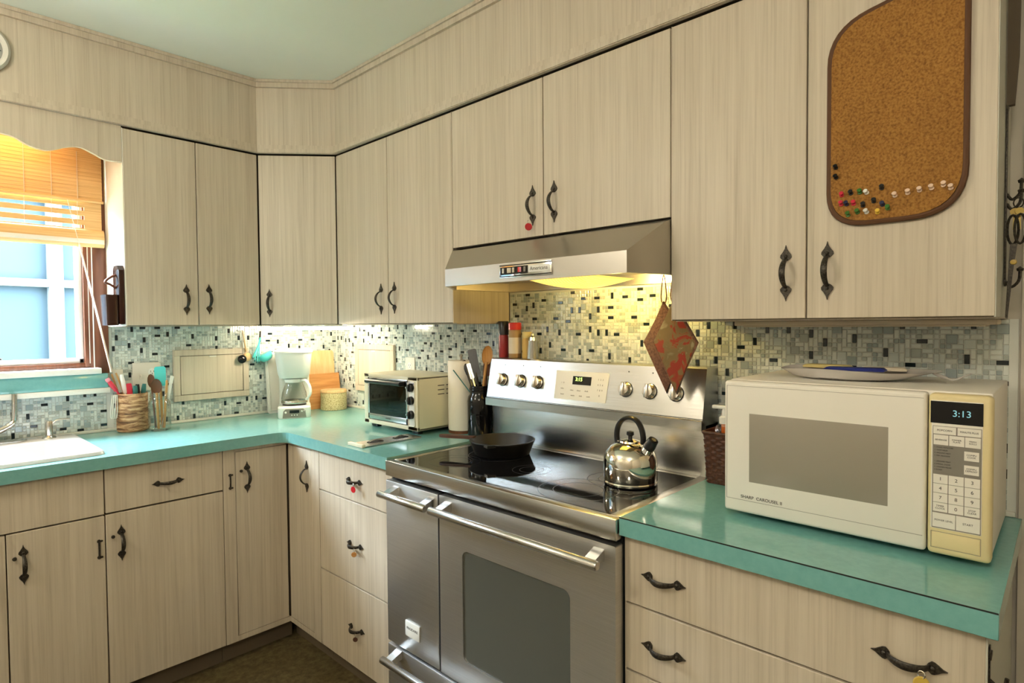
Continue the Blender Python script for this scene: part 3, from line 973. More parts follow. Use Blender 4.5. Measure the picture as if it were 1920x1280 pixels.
for y, w_, m_ in ((-1.758, .006, 'white_plastic'), (-1.783, .016, 'label_beige'), (-1.800, .008, 'label_beige'), (-1.822, .006, 'cap_red'), (-1.829, .006, 'pink_plastic'), (-1.846, .008, 'mw_grey')):
    bm = B(); box(bm, bx-.0085, bx-.005, y-w_/2, y+w_/2, 1.514, 1.529, .001); obj('switch', bm, m_, bp)
# ribbed lamp lens bulging below the hood
bm = B()
for k in range(22):
    y = -1.815-.24*k/22
    rr = .028*sin(pi*(k+.5)/22)**.55
    pts = [(-.300-.11*cos(a), y, HZ0+.006-rr*sin(a)) for a in [pi*q/10 for q in range(11)]]
    prism(bm, pts, (0, -.0085, 0))
obj('lamp_lens', bm, 'glow_hood', h)
hl = bpy.data.lights.new('hood_bulb', 'POINT'); hl.energy = 4.2; hl.color = (1.0, .69, .19); hl.shadow_soft_size = .03
hb = bpy.data.objects.new('hood_bulb', hl); COL.objects.link(hb); hb.location = (-.20, -1.98, 1.500)

# ================================================================== microwave
m_ = thing('microwave', 'white countertop microwave with yellowed control side on the right counter', 'microwave', (-.24, -2.675, ZT))
MX, MB_, MZ0, MZ1 = -.420, -.062, .926, 1.228
MY0, MY1, MYS = -2.433, -2.918, -2.8225
bm = B(); box(bm, MX+.03, MB_, MY1+.002, MY0-.002, MZ0+.002, MZ1, .004); obj('body', bm, 'mw_white', m_)
bm = B()
for x in (MX+.06, MB_-.05):
    for y in (MY0-.05, MY1+.05):
        lathe(bm, [(.016, 0), (.014, .013)], (x, y, ZT+.0003), 12)
obj('foot', bm, 'black_plastic', m_)
bm = B(); box(bm, MX, MX+.032, MYS+.0012, MY0, MZ0, MZ1-.002, .007, 3); d = obj('door', bm, 'mw_white', m_)
bm = B()
yw0, yw1, zw0, zw1 = -2.4905, -2.760, .999, 1.154
box(bm, MX-.0006, MX+.002, yw1, yw0, zw0, zw1, .001); obj('window', bm, 'mw_window', d)
bm = B(); box(bm, MX-.0004, MX+.002, MYS+.006, MY0-.006, MZ0+.0290, MZ0+.0298); box(bm, MX-.0004, MX+.002, MYS+.006, MY0-.006, MZ1-.0135, MZ1-.0128)
box(bm, MX-.0004, MX+.002, MY0-.0068, MY0-.006, MZ0+.029, MZ1-.013)
obj('door_groove', bm, 'ink_soft', d)
text('SHARP  CAROUSEL II', .0098, 'ink', face_m((MX-.0004, -2.472, MZ0+.0375), NR), d, align='LEFT')
bm = B(); box(bm, MX-.001, MX+.031, MY1, MYS-.0012, MZ0, MZ1-.003, .008, 3); cpn = obj('control_side', bm, 'yellowed', m_)
bm = B(); box(bm, MX-.0018, MX, -2.904, -2.829, .975, 1.213, .0006); pl = obj('keypad', bm, 'mw_white', cpn)
bm = B(); box(bm, MX-.0024, MX-.0012, -2.9045, -2.8275, 1.171, 1.2115); dp = obj('display', bm, 'black_gloss', cpn)
text('3:13', .0165, 'digits_blue', face_m((MX-.0026, -2.874, 1.190), NR), dp, 'clock_digits')
def key(y0, y1, z0, z1, tx, s=.006, mt='mw_white'):
    bm = B(); box(bm, MX-.0028, MX-.0014, y1, y0, z0, z1, .0003, 1); k = obj('key', bm, mt, pl)
    if tx: text(tx, s, 'ink', face_m((MX-.0029, (y0+y1)/2, (z0+z1)/2), NR), k)
ya, yb = -2.832, -2.902
W3 = (ya-yb)/3
bm = B(); box(bm, MX-.0020, MX-.0012, yb-.001, ya+.001, .976, 1.166); obj('key_grid', bm, 'ink_soft', pl)
key(ya, ya-.034, 1.151, 1.165, 'POPCORN', .0048); key(ya-.036, yb, 1.151, 1.165, 'MINUTE PLUS', .0044)
for k, tx in enumerate(('BEVERAGE', 'DINNER\nPLATE', 'FRESH\nROLLS')):
    key(ya-k*W3-.0005, ya-(k+1)*W3+.0005, 1.131, 1.1495, tx, .0038)
bm = B(); box(bm, MX-.0026, MX-.0013, yb, ya, 1.078, 1.1295); gp = obj('guide_panel', bm, 'mw_grey', pl)
for k, tx in enumerate(('1. BAKED POTATOES', '2. VEGETABLES', '3. GROUND MEAT', '4. FISH, SEAFOOD', '', '1. GROUND MEAT', '2. STEAKS, CHOPS', '3. CHICKEN PIECES', '4. ROAST')):
    if tx: text(tx, .0030, 'ink', face_m((MX-.0028, ya-.002, 1.1265-.0052*k), NR), gp, align='LEFT')
key(ya-.046, yb+.0025, 1.107, 1.124, 'COMPU\nCOOK', .0042); key(ya-.046, yb+.0025, 1.082, 1.099, 'COMPU\nDEFROST', .0042)
for r_ in range(3):
    for k in range(3):
        key(ya-k*W3-.0006, ya-(k+1)*W3+.0006, 1.0595-.0175*r_, 1.0762-.0175*r_, str(1+k+3*r_), .0088)
for k, tx in enumerate(('TIMER\nCLOCK', '0', 'STOP\nCLEAR')):
    key(ya-k*W3-.0006, ya-(k+1)*W3+.0006, 1.007, 1.0237, tx, .0088 if k == 1 else .0044)
key(ya, ya-.0345, .978, 1.0045, 'POWER LEVEL', .0044); key(ya-.0355, yb, .978, 1.0045, 'START', .0052)
bm = B(); box(bm, MX-.0018, MX, -2.902, -2.831, .940, .968, .0012); db = obj('open_button', bm, 'yellowed', cpn)
bm = B()
for a in ((-2.9035, -2.8295, .9385, .9393), (-2.9035, -2.8295, .9687, .9695), (-2.9035, -2.9027, .9385, .9695), (-2.8303, -2.8295, .9385, .9695)):
    box(bm, MX-.0014, MX, *a)
obj('button_outline', bm, 'ink_soft', db)

# ================================================================== toaster oven
t = thing('toaster_oven', 'white toaster oven with glass door and three black dials', 'toaster oven', (-.17, -.925, ZT))
TX, TY0, TY1, TZ0, TZ1 = -.300, -.735, -1.117, .932, 1.150
bm = B()
box(bm, TX+.004, TX+.016, TY1, TY0, TZ0, TZ0+.018, .003); box(bm, TX+.004, TX+.016, TY1, TY0, TZ1-.016, TZ1, .003)
box(bm, TX+.004, TX+.016, TY0-.038, TY0, TZ0, TZ1, .003); box(bm, TX+.004, TX+.016, TY1, TY1+.064, TZ0, TZ1, .003)
box(bm, TX+.012, -.045, TY0-.012, TY0, TZ0, TZ1, .004); box(bm, TX+.012, -.045, TY1, TY1+.060, TZ0, TZ1, .004)
box(bm, TX+.012, -.045, TY1, TY0, TZ1-.012, TZ1, .004); box(bm, TX+.012, -.045, TY1, TY0, TZ0, TZ0+.012, .004); box(bm, -.060, -.045, TY1, TY0, TZ0, TZ1, .004)
obj('body', bm, 'cream_plastic', t)
bm = B()
for x in (TX+.04, -.08):
    for y in (TY0-.04, TY1+.05):
        box(bm, x-.012, x+.012, y-.022, y+.022, ZT+.0003, TZ0+.001, .003)
obj('foot', bm, 'black_plastic', t)
bm = B(); box(bm, TX, TX+.006, TY1+.062, TY0-.036, TZ0+.022, TZ0+.046, .001); box(bm, TX, TX+.006, TY0-.046, TY0-.036, TZ0+.022, TZ1-.016, .001); box(bm, TX, TX+.006, TY1+.062, TY1+.070, TZ0+.022, TZ1-.016, .001); box(bm, TX, TX+.006, TY1+.062, TY0-.036, TZ1-.024, TZ1-.014, .001)
d = obj('door', bm, 'steel', t)
bm = B(); box(bm, TX+.002, TX+.005, TY1+.068, TY0-.044, TZ0+.044, TZ1-.022); obj('door_glass', bm, 'oven_pane', d)
text('airstream', .009, 'ink', face_m((TX-.0002, -.92, TZ0+.034), NR), d)
bm = B(); tube(bm, [(TX-.022, TY0-.055, TZ1-.030), (TX-.022, TY1+.078, TZ1-.030)], .0085, 12)
for y in (TY0-.062, TY1+.086):
    box(bm, TX-.024, TX+.002, y-.008, y+.008, TZ1-.040, TZ1-.020, .003)
obj('handle', bm, 'black_plastic', d)
bm = B(); box(bm, TX+.018, -.062, TY1+.062, TY0-.014, TZ0+.0725, TZ0+.0745)
for k in range(9):
    y = TY0-.03-.035*k
    tube(bm, [(TX+.03, y, TZ0+.066), (-.07, y, TZ0+.066)], .0016, 6)
box(bm, TX+.02, TX+.024, TY1+.064, TY0-.016, TZ0+.06, TZ0+.068)
obj('rack', bm, 'steel', t)
bm = B(); box(bm, -.25, -.10, -1.02, -.85, TZ0+.076, TZ0+.094, .004)
lathe(bm, [(.055, 0), (.062, .004), (.045, .05), (0, .052)], (-.17, -.93, TZ0+.096), 20)
obj('baking_dish', bm, 'white_plastic', t)
bm = B(); box(bm, TX+.001, TX+.006, TY1+.012, TY1+.056, TZ0+.018, TZ1-.016, .008); cpn = obj('control_strip', bm, 'white_plastic', t)
text('DeLonghi', .0088, 'tag_blue', face_m((TX+.0008, TY1+.034, TZ1-.026), NR), cpn)
for z in (1.108, 1.055, .998):
    bm = B()
    lathe(bm, [(.0175, 0), (.017, .012), (.0145, .014), (0, .014)], seg=20, Mx=face_m((TX+.0008, TY1+.034, z), NR))
    box(bm, TX-.020, TX-.012, TY1+.030, TY1+.038, z-.014, z+.014, .002)
    k = obj('dial', bm, 'black_plastic', cpn)
    bm = B(); lathe(bm, [(.004, 0), (.0035, .004), (0, .005)], seg=10, Mx=face_m((TX-.012, TY1+.050, z), NR)); obj('pointer', bm, 'chrome', k)
bm = B()
for r_ in range(3):
    for q in range(3):
        box(bm, -.19+.045*q, -.155+.045*q, TY1-.0006, TY1+.002, 1.108-.018*r_, 1.1115-.018*r_)
obj('vent_slot', bm, 'ink', t)

# ================================================================== coffee maker
cm = thing('coffee_maker', 'white drip coffee maker with glass carafe in the counter corner', 'coffee maker', (-.352, -.192, ZT), radians(-27))
# local frame: front faces -y
bm = B()
loft(bm, [rrect(-.074, .074, -.110, .085, .030, 0), rrect(-.076, .076, -.112, .085, .030, .006), rrect(-.076, .076, -.108, .085, .030, .050), rrect(-.070, .070, -.100, .082, .030, .058)])
obj('base', bm, 'white_plastic', cm, local=True)
bm = B(); loft(bm, [rrect(-.072, .072, .030, .085, .018, .056), rrect(-.072, .072, .030, .085, .018, .20)]); obj('column', bm, 'white_plastic', cm, local=True)
bm = B()
loft(bm, [rrect(-.066, .066, -.085, .085, .040, .192), rrect(-.074, .074, -.098, .085, .040, .212), rrect(-.086, .086, -.112, .088, .042, .318)])
obj('brew_head', bm, 'white_plastic', cm, local=True)
bm = B()
loft(bm, [rrect(-.089, .089, -.116, .090, .044, .318), rrect(-.089, .089, -.116, .090, .044, .326), rrect(-.075, .075, -.100, .080, .040, .332)])
obj('lid', bm, 'white_plastic', cm, local=True)
bm = B(); loft(bm, [[(x, y-.0015, z) for x, y, z in ((-.054, -.1085, .004), (.054, -.1085, .004), (.050, -.1085, .036), (.040, -.1085, .046), (-.040, -.1085, .046), (-.050, -.1085, .036))], [(x, y-.004, z) for x, y, z in ((-.054, -.1095, .004), (.054, -.1095, .004), (.050, -.1085, .036), (.040, -.1085, .046), (-.040, -.1085, .046), (-.050, -.1085, .036))]])
cpn = obj('control_panel', bm, 'mw_grey', cm, local=True, smooth=False)
bm = B(); box(bm, -.022, .022, -.1150, -.112, .026, .040); obj('display', bm, 'black_gloss', cpn, local=True)
for x, z, r in ((-.040, .030, .005), (.034, .034, .0045), (.044, .036, .003), (-.012, .016, .003), (0, .016, .003), (.012, .016, .003)):
    bm = B(); lathe(bm, [(r, 0), (r*.8, .0022), (0, .0026)], seg=10, Mx=axis_m((x, -.1130, z), (0, -1, 0))); obj('button', bm, 'white_plastic', cpn, local=True)
bm = B(); lathe(bm, [(.056, .0), (.056, .004), (0, .004)], (0, -.034, .058), 28); obj('hot_plate', bm, 'black_plastic', cm, local=True)
bm = B()
pr = [(0, .064), (.052, .064), (.060, .074), (.061, .092), (.057, .118), (.046, .150), (.040, .164), (.042, .176)]
lathe(bm, pr, (0, -.036, 0), 32, cap=False)
cf = obj('carafe', bm, 'jar_glass', cm, local=True)
bm = B(); lathe(bm, [(.0435, .170), (.0445, .176), (.044, .186), (.030, .190), (0, .190)], (0, -.036, 0), 28); obj('carafe_lid', bm, 'white_plastic', cf, local=True)
bm = B(); tube(bm, smooth_path([(.034, -.066, .182), (.056, -.084, .178), (.072, -.096, .150), (.074, -.098, .115), (.056, -.082, .086)]), .0085, 8, flat=.7)
obj('carafe_handle', bm, 'white_plastic', cf, local=True)
bm = B(); lathe(bm, [(.0605, .068), (.0615, .070), (.0615, .078), (.0605, .080)], (0, -.036, 0), 28, cap=False); obj('carafe_band', bm, 'nickel', cf, local=True)

# ================================================================== sink and taps
s = thing('kitchen_sink', 'white enamel drop-in sink under the window', 'sink', (-1.515, -.29, ZT))
bm = B()
ox0, ox1, oy0, oy1 = -1.800, -1.226, -.556, -.030
ix0, ix1, iy0, iy1 = -1.742, -1.288, -.508, -.155
loft(bm, [rrect(ox0, ox1, oy0, oy1, .035, ZT+.0005, 6), rrect(ox0+.002, ox1-.002, oy0+.002, oy1-.002, .035, ZT+.010, 6), rrect(ox0+.010, ox1-.010, oy0+.010, oy1-.010, .033, ZT+.0145, 6),
          rrect(ix0, ix1, iy0, iy1, .05, ZT+.0135, 6), rrect(ix0+.008, ix1-.008, iy0+.008, iy1-.008, .05, ZT+.004, 6), rrect(ix0+.022, ix1-.022, iy0+.022, iy1-.022, .05, ZT-.150, 6), rrect(ix0+.06, ix1-.06, iy0+.06, iy1-.06, .05, ZT-.170, 6)], cap0=False)
obj('basin', bm, 'white_enamel', s, angle=60)
bm = B(); lathe(bm, [(.040, .004), (.036, .006), (.012, .002), (0, .002)], (-1.515, -.33, ZT-.171), 20); obj('drain', bm, 'chrome', s)
f = thing('faucet', 'brushed nickel faucet with upright lever on the sink deck', 'faucet', (-1.51, -.092, ZT+.0145))
ZD = ZT+.0140
bm = B(); loft(bm, [rrect(-1.635, -1.385, -.120, -.064, .027, ZD, 6), rrect(-1.635, -1.385, -.120, -.064, .027, ZD+.004, 6), rrect(-1.625, -1.395, -.112, -.072, .019, ZD+.009, 6)]); obj('deck_plate', bm, 'nickel', f)
bm = B(); lathe(bm, [(.024, 0), (.022, .012), (.020, .05), (.022, .07), (.016, .085), (0, .088)], (-1.51, -.092, ZD+.008), 24); obj('body', bm, 'nickel', f)
bm = B(); tube(bm, smooth_path([(-1.505, -.095, .968), (-1.475, -.095, .972), (-1.448, -.094, .984), (-1.430, -.092, .996), (-1.4215, -.091, 1.020), (-1.419, -.090, 1.110)], 5), [.0115]*9+[.0105]*9+[.009]*8, 12); obj('lever', bm, 'nickel', f)
bm = B(); tube(bm, [(-1.441, -.093, .9885), (-1.434, -.092, .9935)], .0125, 12); obj('collar', bm, 'chrome', f)
bm = B(); tube(bm, smooth_path([(-1.51, -.10, 1.0), (-1.51, -.14, 1.05), (-1.51, -.22, 1.06), (-1.51, -.28, 1.03)]), .012, 12); obj('spout', bm, 'nickel', f)
sd = thing('soap_dispenser', 'short brushed nickel soap pump on the sink deck', 'soap dispenser', (-1.318, -.097, ZD))
bm = B(); lathe(bm, [(.023, 0), (.021, .004), (.012, .010), (.0115, .014)], (-1.318, -.097, ZD), 20); obj('flange', bm, 'nickel', sd)
bm = B(); lathe(bm, [(.0118, .008), (.0120, .060), (.0105, .066), (0, .067)], (-1.318, -.097, ZD), 20); obj('body', bm, 'nickel', sd)
bm = B(); tube(bm, smooth_path([(-1.312, -.098, ZD+.050), (-1.295, -.100, ZD+.066), (-1.275, -.102, ZD+.070), (-1.252, -.104, ZD+.068)]), [.0048]*4+[.0042]*6+[.0035]*9, 8); obj('spout', bm, 'nickel', sd)

# ================================================================== lamps
lt = thing('under_cabinet_lamp', 'glowing white fluorescent tube under the corner cupboard', 'lamp', (-.35, -.38, 1.345))
LA, LB = Vector((-.478, -.232, 0)), Vector((-.205, -.478, 0))
bm = B()
n2 = ND*.020
prism(bm, [(LA.x+n2.x, LA.y+n2.y, 1.356), (LB.x+n2.x, LB.y+n2.y, 1.356), (LB.x-n2.x, LB.y-n2.y, 1.356), (LA.x-n2.x, LA.y-n2.y, 1.356)], (0, 0, .0065)); obj('housing', bm, 'white_plastic', lt)
bm = B(); tube(bm, [(LA.x, LA.y, 1.349), (LB.x, LB.y, 1.349)], .0070, 14); obj('tube', bm, 'glow_tube', lt)
u = thing('under_cabinet_lamp', 'unlit beige strip lamp under the cupboard above the microwave', 'lamp', (-.06, -2.61, 1.34))
bm = B(); box(bm, -.11, -.012, -2.90, -2.325, 1.350, 1.3628, .003); obj('housing', bm, 'label_beige', u)
bm = B(); box(bm, -.10, -.02, -2.88, -2.345, 1.346, 1.351, .002); obj('diffuser', bm, 'label_beige', u)
sl = thing('sink_lamp', 'warm glowing lamp hidden behind the scalloped valance', 'lamp', (-1.51, -.17, 2.10))
bm = B(); box(bm, -1.75, -1.27, -.22, -.12, 2.118, 2.146, .004); obj('housing', bm, 'white_plastic', sl)
bm = B(); tube(bm, [(-1.72, -.17, 2.100), (-1.30, -.17, 2.100)], .013, 12); obj('tube', bm, 'glow_sink', sl)
for lab, lx, ly in (('glowing globe pendant lamp in the left part of the kitchen', -2.35, -1.25), ('added glowing fill globe near the rear wall, out of view', -2.3, -3.1)):  # both globes are out of view; the rear one is added as front fill
    cl = thing('unseen_globe_lamp', lab, 'lamp', (lx, ly, 2.1))
    bm = B(); lathe(bm, [(.06, -.001), (.06, -.02), (.008, -.03), (.008, -.16), (.03, -.165), (.03, -.185)], (lx, ly, ZC), 24); obj('canopy', bm, 'chrome', cl)
    bm = B(); lathe(bm, [(.15*sin(pi*k/16)+1e-9, .15*cos(pi*k/16)) for k in range(17)], (lx, ly, ZC-.32), 32, cap=False); obj('globe', bm, 'glow_room_and_fill', cl)

# ================================================================== window blind, wand, bottle opener, clock
bl = thing('bamboo_blind', 'half-raised bamboo roman blind in the sink window', 'window blind', (-1.505, -.04, 1.69))
BX0, BX1 = -1.895, -1.111
bm = B()
z = 2.10
k = 0
while z > 1.885:                                   # front flap: overlapping slats
    box(bm, BX0, BX1, -.050-.0016*(k % 2), -.047, z-.0076, z, .0005, 1)
    z -= .0072; k += 1
o = obj('front_flap', bm, 'bamboo', bl, kind='stuff')
bm = B(); tube(bm, [(BX0, -.054, 1.882), (BX1+.003, -.054, 1.882)], .006, 10); obj('flap_rod', bm, 'bamboo', bl)
bm = B()
z = 1.885
rows = [1.885, 1.878, 1.871, 1.864, 1.843, 1.836, 1.829, 1.806, 1.799, 1.792, 1.771]
for z in rows:
    box(bm, BX0, BX1-.002, -.040, -.0365, z-.0072, z, .0005, 1)
z = 1.764
obj('slat_sheet', bm, 'bamboo', bl, kind='stuff')
bm = B(); box(bm, BX1-.062, BX1-.002, -.0405, -.036, 1.765, 1.885); obj('edge_tape', bm, 'bamboo', bl)
bm = B()
prof = [(-.036, 1.768), (-.044, 1.766), (-.052, 1.758), (-.056, 1.742), (-.058, 1.724), (-.056, 1.708), (-.050, 1.698), (-.042, 1.694), (-.036, 1.697)]
prism(bm, [(BX0, y, z) for y, z in prof], (BX1+.004-BX0, 0, 0)); obj('bottom_fold', bm, 'bamboo', bl)
bm = B(); box(bm, BX0, BX1+.003, -.0585, -.054, 1.708, 1.726, .001); obj('bottom_slat', bm, 'strip_white', bl)
bm = B()
for k in range(9):
    x = BX1-.085-.085*k
    tube(bm, [(x, -.0535, 2.08), (x, -.0545, 1.89), (x, -.0425, 1.87), (x, -.0425, 1.77)], .0010, 5)
obj('lift_cord', bm, 'cord', bl)
bm = B(); box(bm, BX0, BX1, -.060, -.025, 2.095, 2.125, .003); obj('head_rail', bm, 'bamboo', bl)
wd = thing('blind_wand', 'thin pale wand hanging slanted in front of the window frame', 'wand', (-1.19, -.058, 1.70))
bm = B(); tube(bm, [(-1.196, -.0620, 1.700), (-1.099, -.073, 1.172)], [.0032, .0042], 8); obj('rod', bm, 'pink_wand', wd)
bm = B(); tube(bm, [(-1.232, -.062, 1.878), (-1.196, -.0620, 1.700)], .0012, 6); obj('cord', bm, 'cord', wd)

bo = thing('bottle_opener', 'dark wooden bottle opener with cap catcher on the cupboard side', 'bottle opener', (-1.11, -.255, 1.36))
bm = B(); box(bm, -1.118, -1.0975, -.300, -.215, 1.372, 1.588, .004); prism(bm, [(-1.0975, -.300, 1.586), (-1.0975, -.215, 1.586), (-1.0975, -.232, 1.604), (-1.0975, -.283, 1.604)], (-.0205, 0, 0)); obj('back_plate', bm, 'dark_wood', bo)
bm = B(); loft(bm, [rrect(-1.160, -1.1185, -.302, -.214, .012, 1.368), rrect(-1.164, -1.1185, -.304, -.212, .012, 1.488), rrect(-1.156, -1.1185, -.296, -.220, .010, 1.488), rrect(-1.154, -1.120, -.294, -.222, .010, 1.38)]); obj('cap_bin', bm, 'dark_wood', bo)
bm = B(); tube(bm, smooth_path([(-1.118, -.258, 1.568), (-1.132, -.258, 1.560), (-1.150, -.258, 1.545), (-1.152, -.258, 1.536), (-1.138, -.258, 1.530), (-1.118, -.258, 1.516)]), .008, 8, flat=.6); obj('opener', bm, 'brown_wood', bo)

ck = thing('wall_clock', 'round white wall clock on the panel above the sink window', 'clock', (-1.512, -.312, 2.318))
bm = B(); lathe(bm, [(.087, 0), (.087, .012), (.080, .020), (.070, .018), (.066, .010)], seg=48, Mx=axis_m((-1.512, -.3055, 2.318), (0, -1, 0)), cap=False); obj('rim', bm, 'clock_white', ck)
bm = B(); lathe(bm, [(.068, .0), (.068, .008), (0, .008)], seg=40, Mx=axis_m((-1.512, -.3055, 2.318), (0, -1, 0))); fc = obj('face', bm, 'clock_face', ck)
bm = B()
for k in range(12):
    a = 2*pi*k/12
    tube(bm, [(-1.512+.052*sin(a), -.3140, 2.318+.052*cos(a)), (-1.512+.062*sin(a), -.3140, 2.318+.062*cos(a))], .0016, 5)
obj('hour_mark', bm, 'ink', fc)
for a, l in ((2.0, .035), (5.2, .05)):
    bm = B(); tube(bm, [(-1.512, -.3150, 2.318), (-1.512+l*sin(a), -.3150, 2.318+l*cos(a))], .0018, 5); obj('hand', bm, 'ink', ck)

# ================================================================== flush wall hatches, outlets
def hatch(label, run, u0, u1, z0, z1, fr=.028):
    if run == 'L':
        t = thing('wall_hatch', label, 'hatch', ((u0+u1)/2, -.01, z0))
        bx_ = lambda bm, a, b, c, d, o0, o1, bev=.0015: box(bm, a, b, -o1, -o0, c, d, bev, 1)
    else:
        t = thing('wall_hatch', label, 'hatch', (-.01, (u0+u1)/2, z0))
        bx_ = lambda bm, a, b, c, d, o0, o1, bev=.0015: box(bm, -o1, -o0, a, b, c, d, bev, 1)
    a, b = min(u0, u1), max(u0, u1)
    bm = B()
    bx_(bm, a, b, z1-fr, z1, .0045, .020); bx_(bm, a, b, z0, z0+fr, .0045, .020); bx_(bm, a, a+fr, z0+fr, z1-fr, .0045, .020); bx_(bm, b-fr, b, z0+fr, z1-fr, .0045, .020)
    obj('frame', bm, 'laminate', t)
    bm = B(); bx_(bm, a+fr, b-fr, z0+fr, z1-fr, .0045, .011, 0); obj('shadow_gap', bm, 'carcass', t)
    bm = B(); bx_(bm, a+fr+.002, b-fr-.002, z0+fr+.002, z1-fr-.002, .011, .0185); d = obj('door', bm, 'laminate', t)
    bm = B(); c = (a+b)/2; bx_(bm, c-.016, c+.016, z1-fr-.010, z1-fr-.002, .0185, .0215, .001); obj('finger_pull', bm, 'strip_white', d)
hatch('grey framed wall hatch on the tiles right of the outlet', 'L', -.845, -.502, 1.014, 1.253)
hatch('pale framed wall hatch on the tiles behind the toaster oven', 'R', -.217, -.567, 1.014, 1.262)

def outlet(label, run, u, z, w, h, gang):
    o3 = (u, -.01, z) if run == 'L' else (-.01, u, z)
    t = thing('outlet_plate', label, 'outlet', o3)
    n = NL if run == 'L' else NR
    W = face_m((u, -.0045, z) if run == 'L' else (-.0045, u, z), n)
    bm = B(); box(bm, -w/2, w/2, -h/2, h/2, 0, .006, .002, Mx=W); pl_ = obj('plate', bm, 'outlet', t)
    for k, kind in enumerate(gang):
        x = (k-(len(gang)-1)/2)*.046
        if kind == 's':
            bm = B(); box(bm, x-.005, x+.005, -.012, .012, .006, .009, .001, Mx=W); box(bm, x-.004, x+.004, -.002, .008, .009, .016, .001, Mx=W); obj('switch', bm, 'outlet', t)
        else:
            for s in (-1, 1):
                bm = B(); lathe(bm, [(.0165, .006), (.0165, .0075), (0, .0075)], seg=18, Mx=W @ Matrix.Translation((x, s*.0195, 0))); sk = obj('socket', bm, 'white_plastic', t)
                bm = B()
                for q in (-1, 1): box(bm, x+q*.0062-.001, x+q*.0062+.001, s*.0195-.002, s*.0195+.006, .0074, .0079, Mx=W)
                lathe(bm, [(.0022, .0074), (.0022, .0079), (0, .0079)], seg=8, Mx=W @ Matrix.Translation((x, s*.0195-.007, 0))); obj('slots', bm, 'ink', sk)
outlet('beige double outlet and switch plate behind the utensil crock', 'L', -.953, 1.140, .108, .125, 'so')
outlet('beige outlet plate on the tiles above the toaster oven', 'R', -.690, 1.145, .072, .118, 'o')
outlet('beige switch plate on the tiles behind the red-handled utensils', 'L', -1.062, 1.128, .040, .10, 's')

# ================================================================== things leaning and standing in the corner
def lean_board(name, label, cat, x0, x1, h, th, mat_, y0, tilt, r=.012, parts=None):
    W = Matrix.Translation(((x0+x1)/2, y0, ZT+.0006)) @ Matrix.Rotation(radians(tilt), 4, 'X')
    w = (x1-x0)/2
    t = thing(name, label, cat, ((x0+x1)/2, y0, ZT))
    bm = B()
    lo = [(x, 0, y) for x, y, _ in rrect(-w, w, 0, h, r, 0)]
    prism(bm, [W @ Vector(p) for p in lo], W.to_3x3() @ Vector((0, th, 0)))
    return t, obj('board', bm, mat_, t), W
t, o, W = lean_board('tray', 'white plastic tray standing behind the coffee maker', 'tray', -.422, -.205, .312, .010, 'white_plastic', -.052, -5)
bm = B()
for a in ((-.100, -.094, .015, .300), (.094, .100, .015, .300), (-.100, .100, .296, .302), (-.100, .100, .013, .019)):
    box(bm, a[0], a[1], -.004, .001, a[2], a[3], .001, 1, Mx=W)
obj('rim', bm, 'white_plastic', t)
t, o, W = lean_board('cutting_board', 'tall tan cutting board standing behind the canister', 'cutting board', -.200, -.034, .312, .012, 'board_tan', -.046, -5, .018)
t, o, W = lean_board('cutting_board', 'low orange-brown wooden board between tan board and canister', 'cutting board', -.205, -.022, .188, .018, 'board_orange', -.075, -6, .004)
cn = thing('canister', 'cork-patterned round canister with wooden lid in the corner', 'canister', (-.110, -.148, ZT))
bm = B(); lathe(bm, [(.066, .0006), (.068, .003), (.068, .088), (.066, .090)], (-.110, -.148, ZT), 32); obj('body', bm, 'canister_cork', cn)
bm = B(); lathe(bm, [(.067, .0905), (.069, .093), (.069, .102), (.066, .106), (0, .107)], (-.110, -.148, ZT), 32); obj('lid', bm, 'board_tan', cn)

# ---------------------------------------------------------------- crock of utensils
CR = Vector((-1.027, -.073, ZT))
c = thing('utensil_crock', 'tall birch-bark patterned crock holding coloured utensils', 'crock', CR)
bm = B(); lathe(bm, [(0, .001), (.054, .001), (.058, .006), (.0575, .08), (.060, .160), (.058, .164), (.054, .160), (.052, .02), (0, .012)], CR, 36, cap=False); obj('body', bm, 'bark', c)

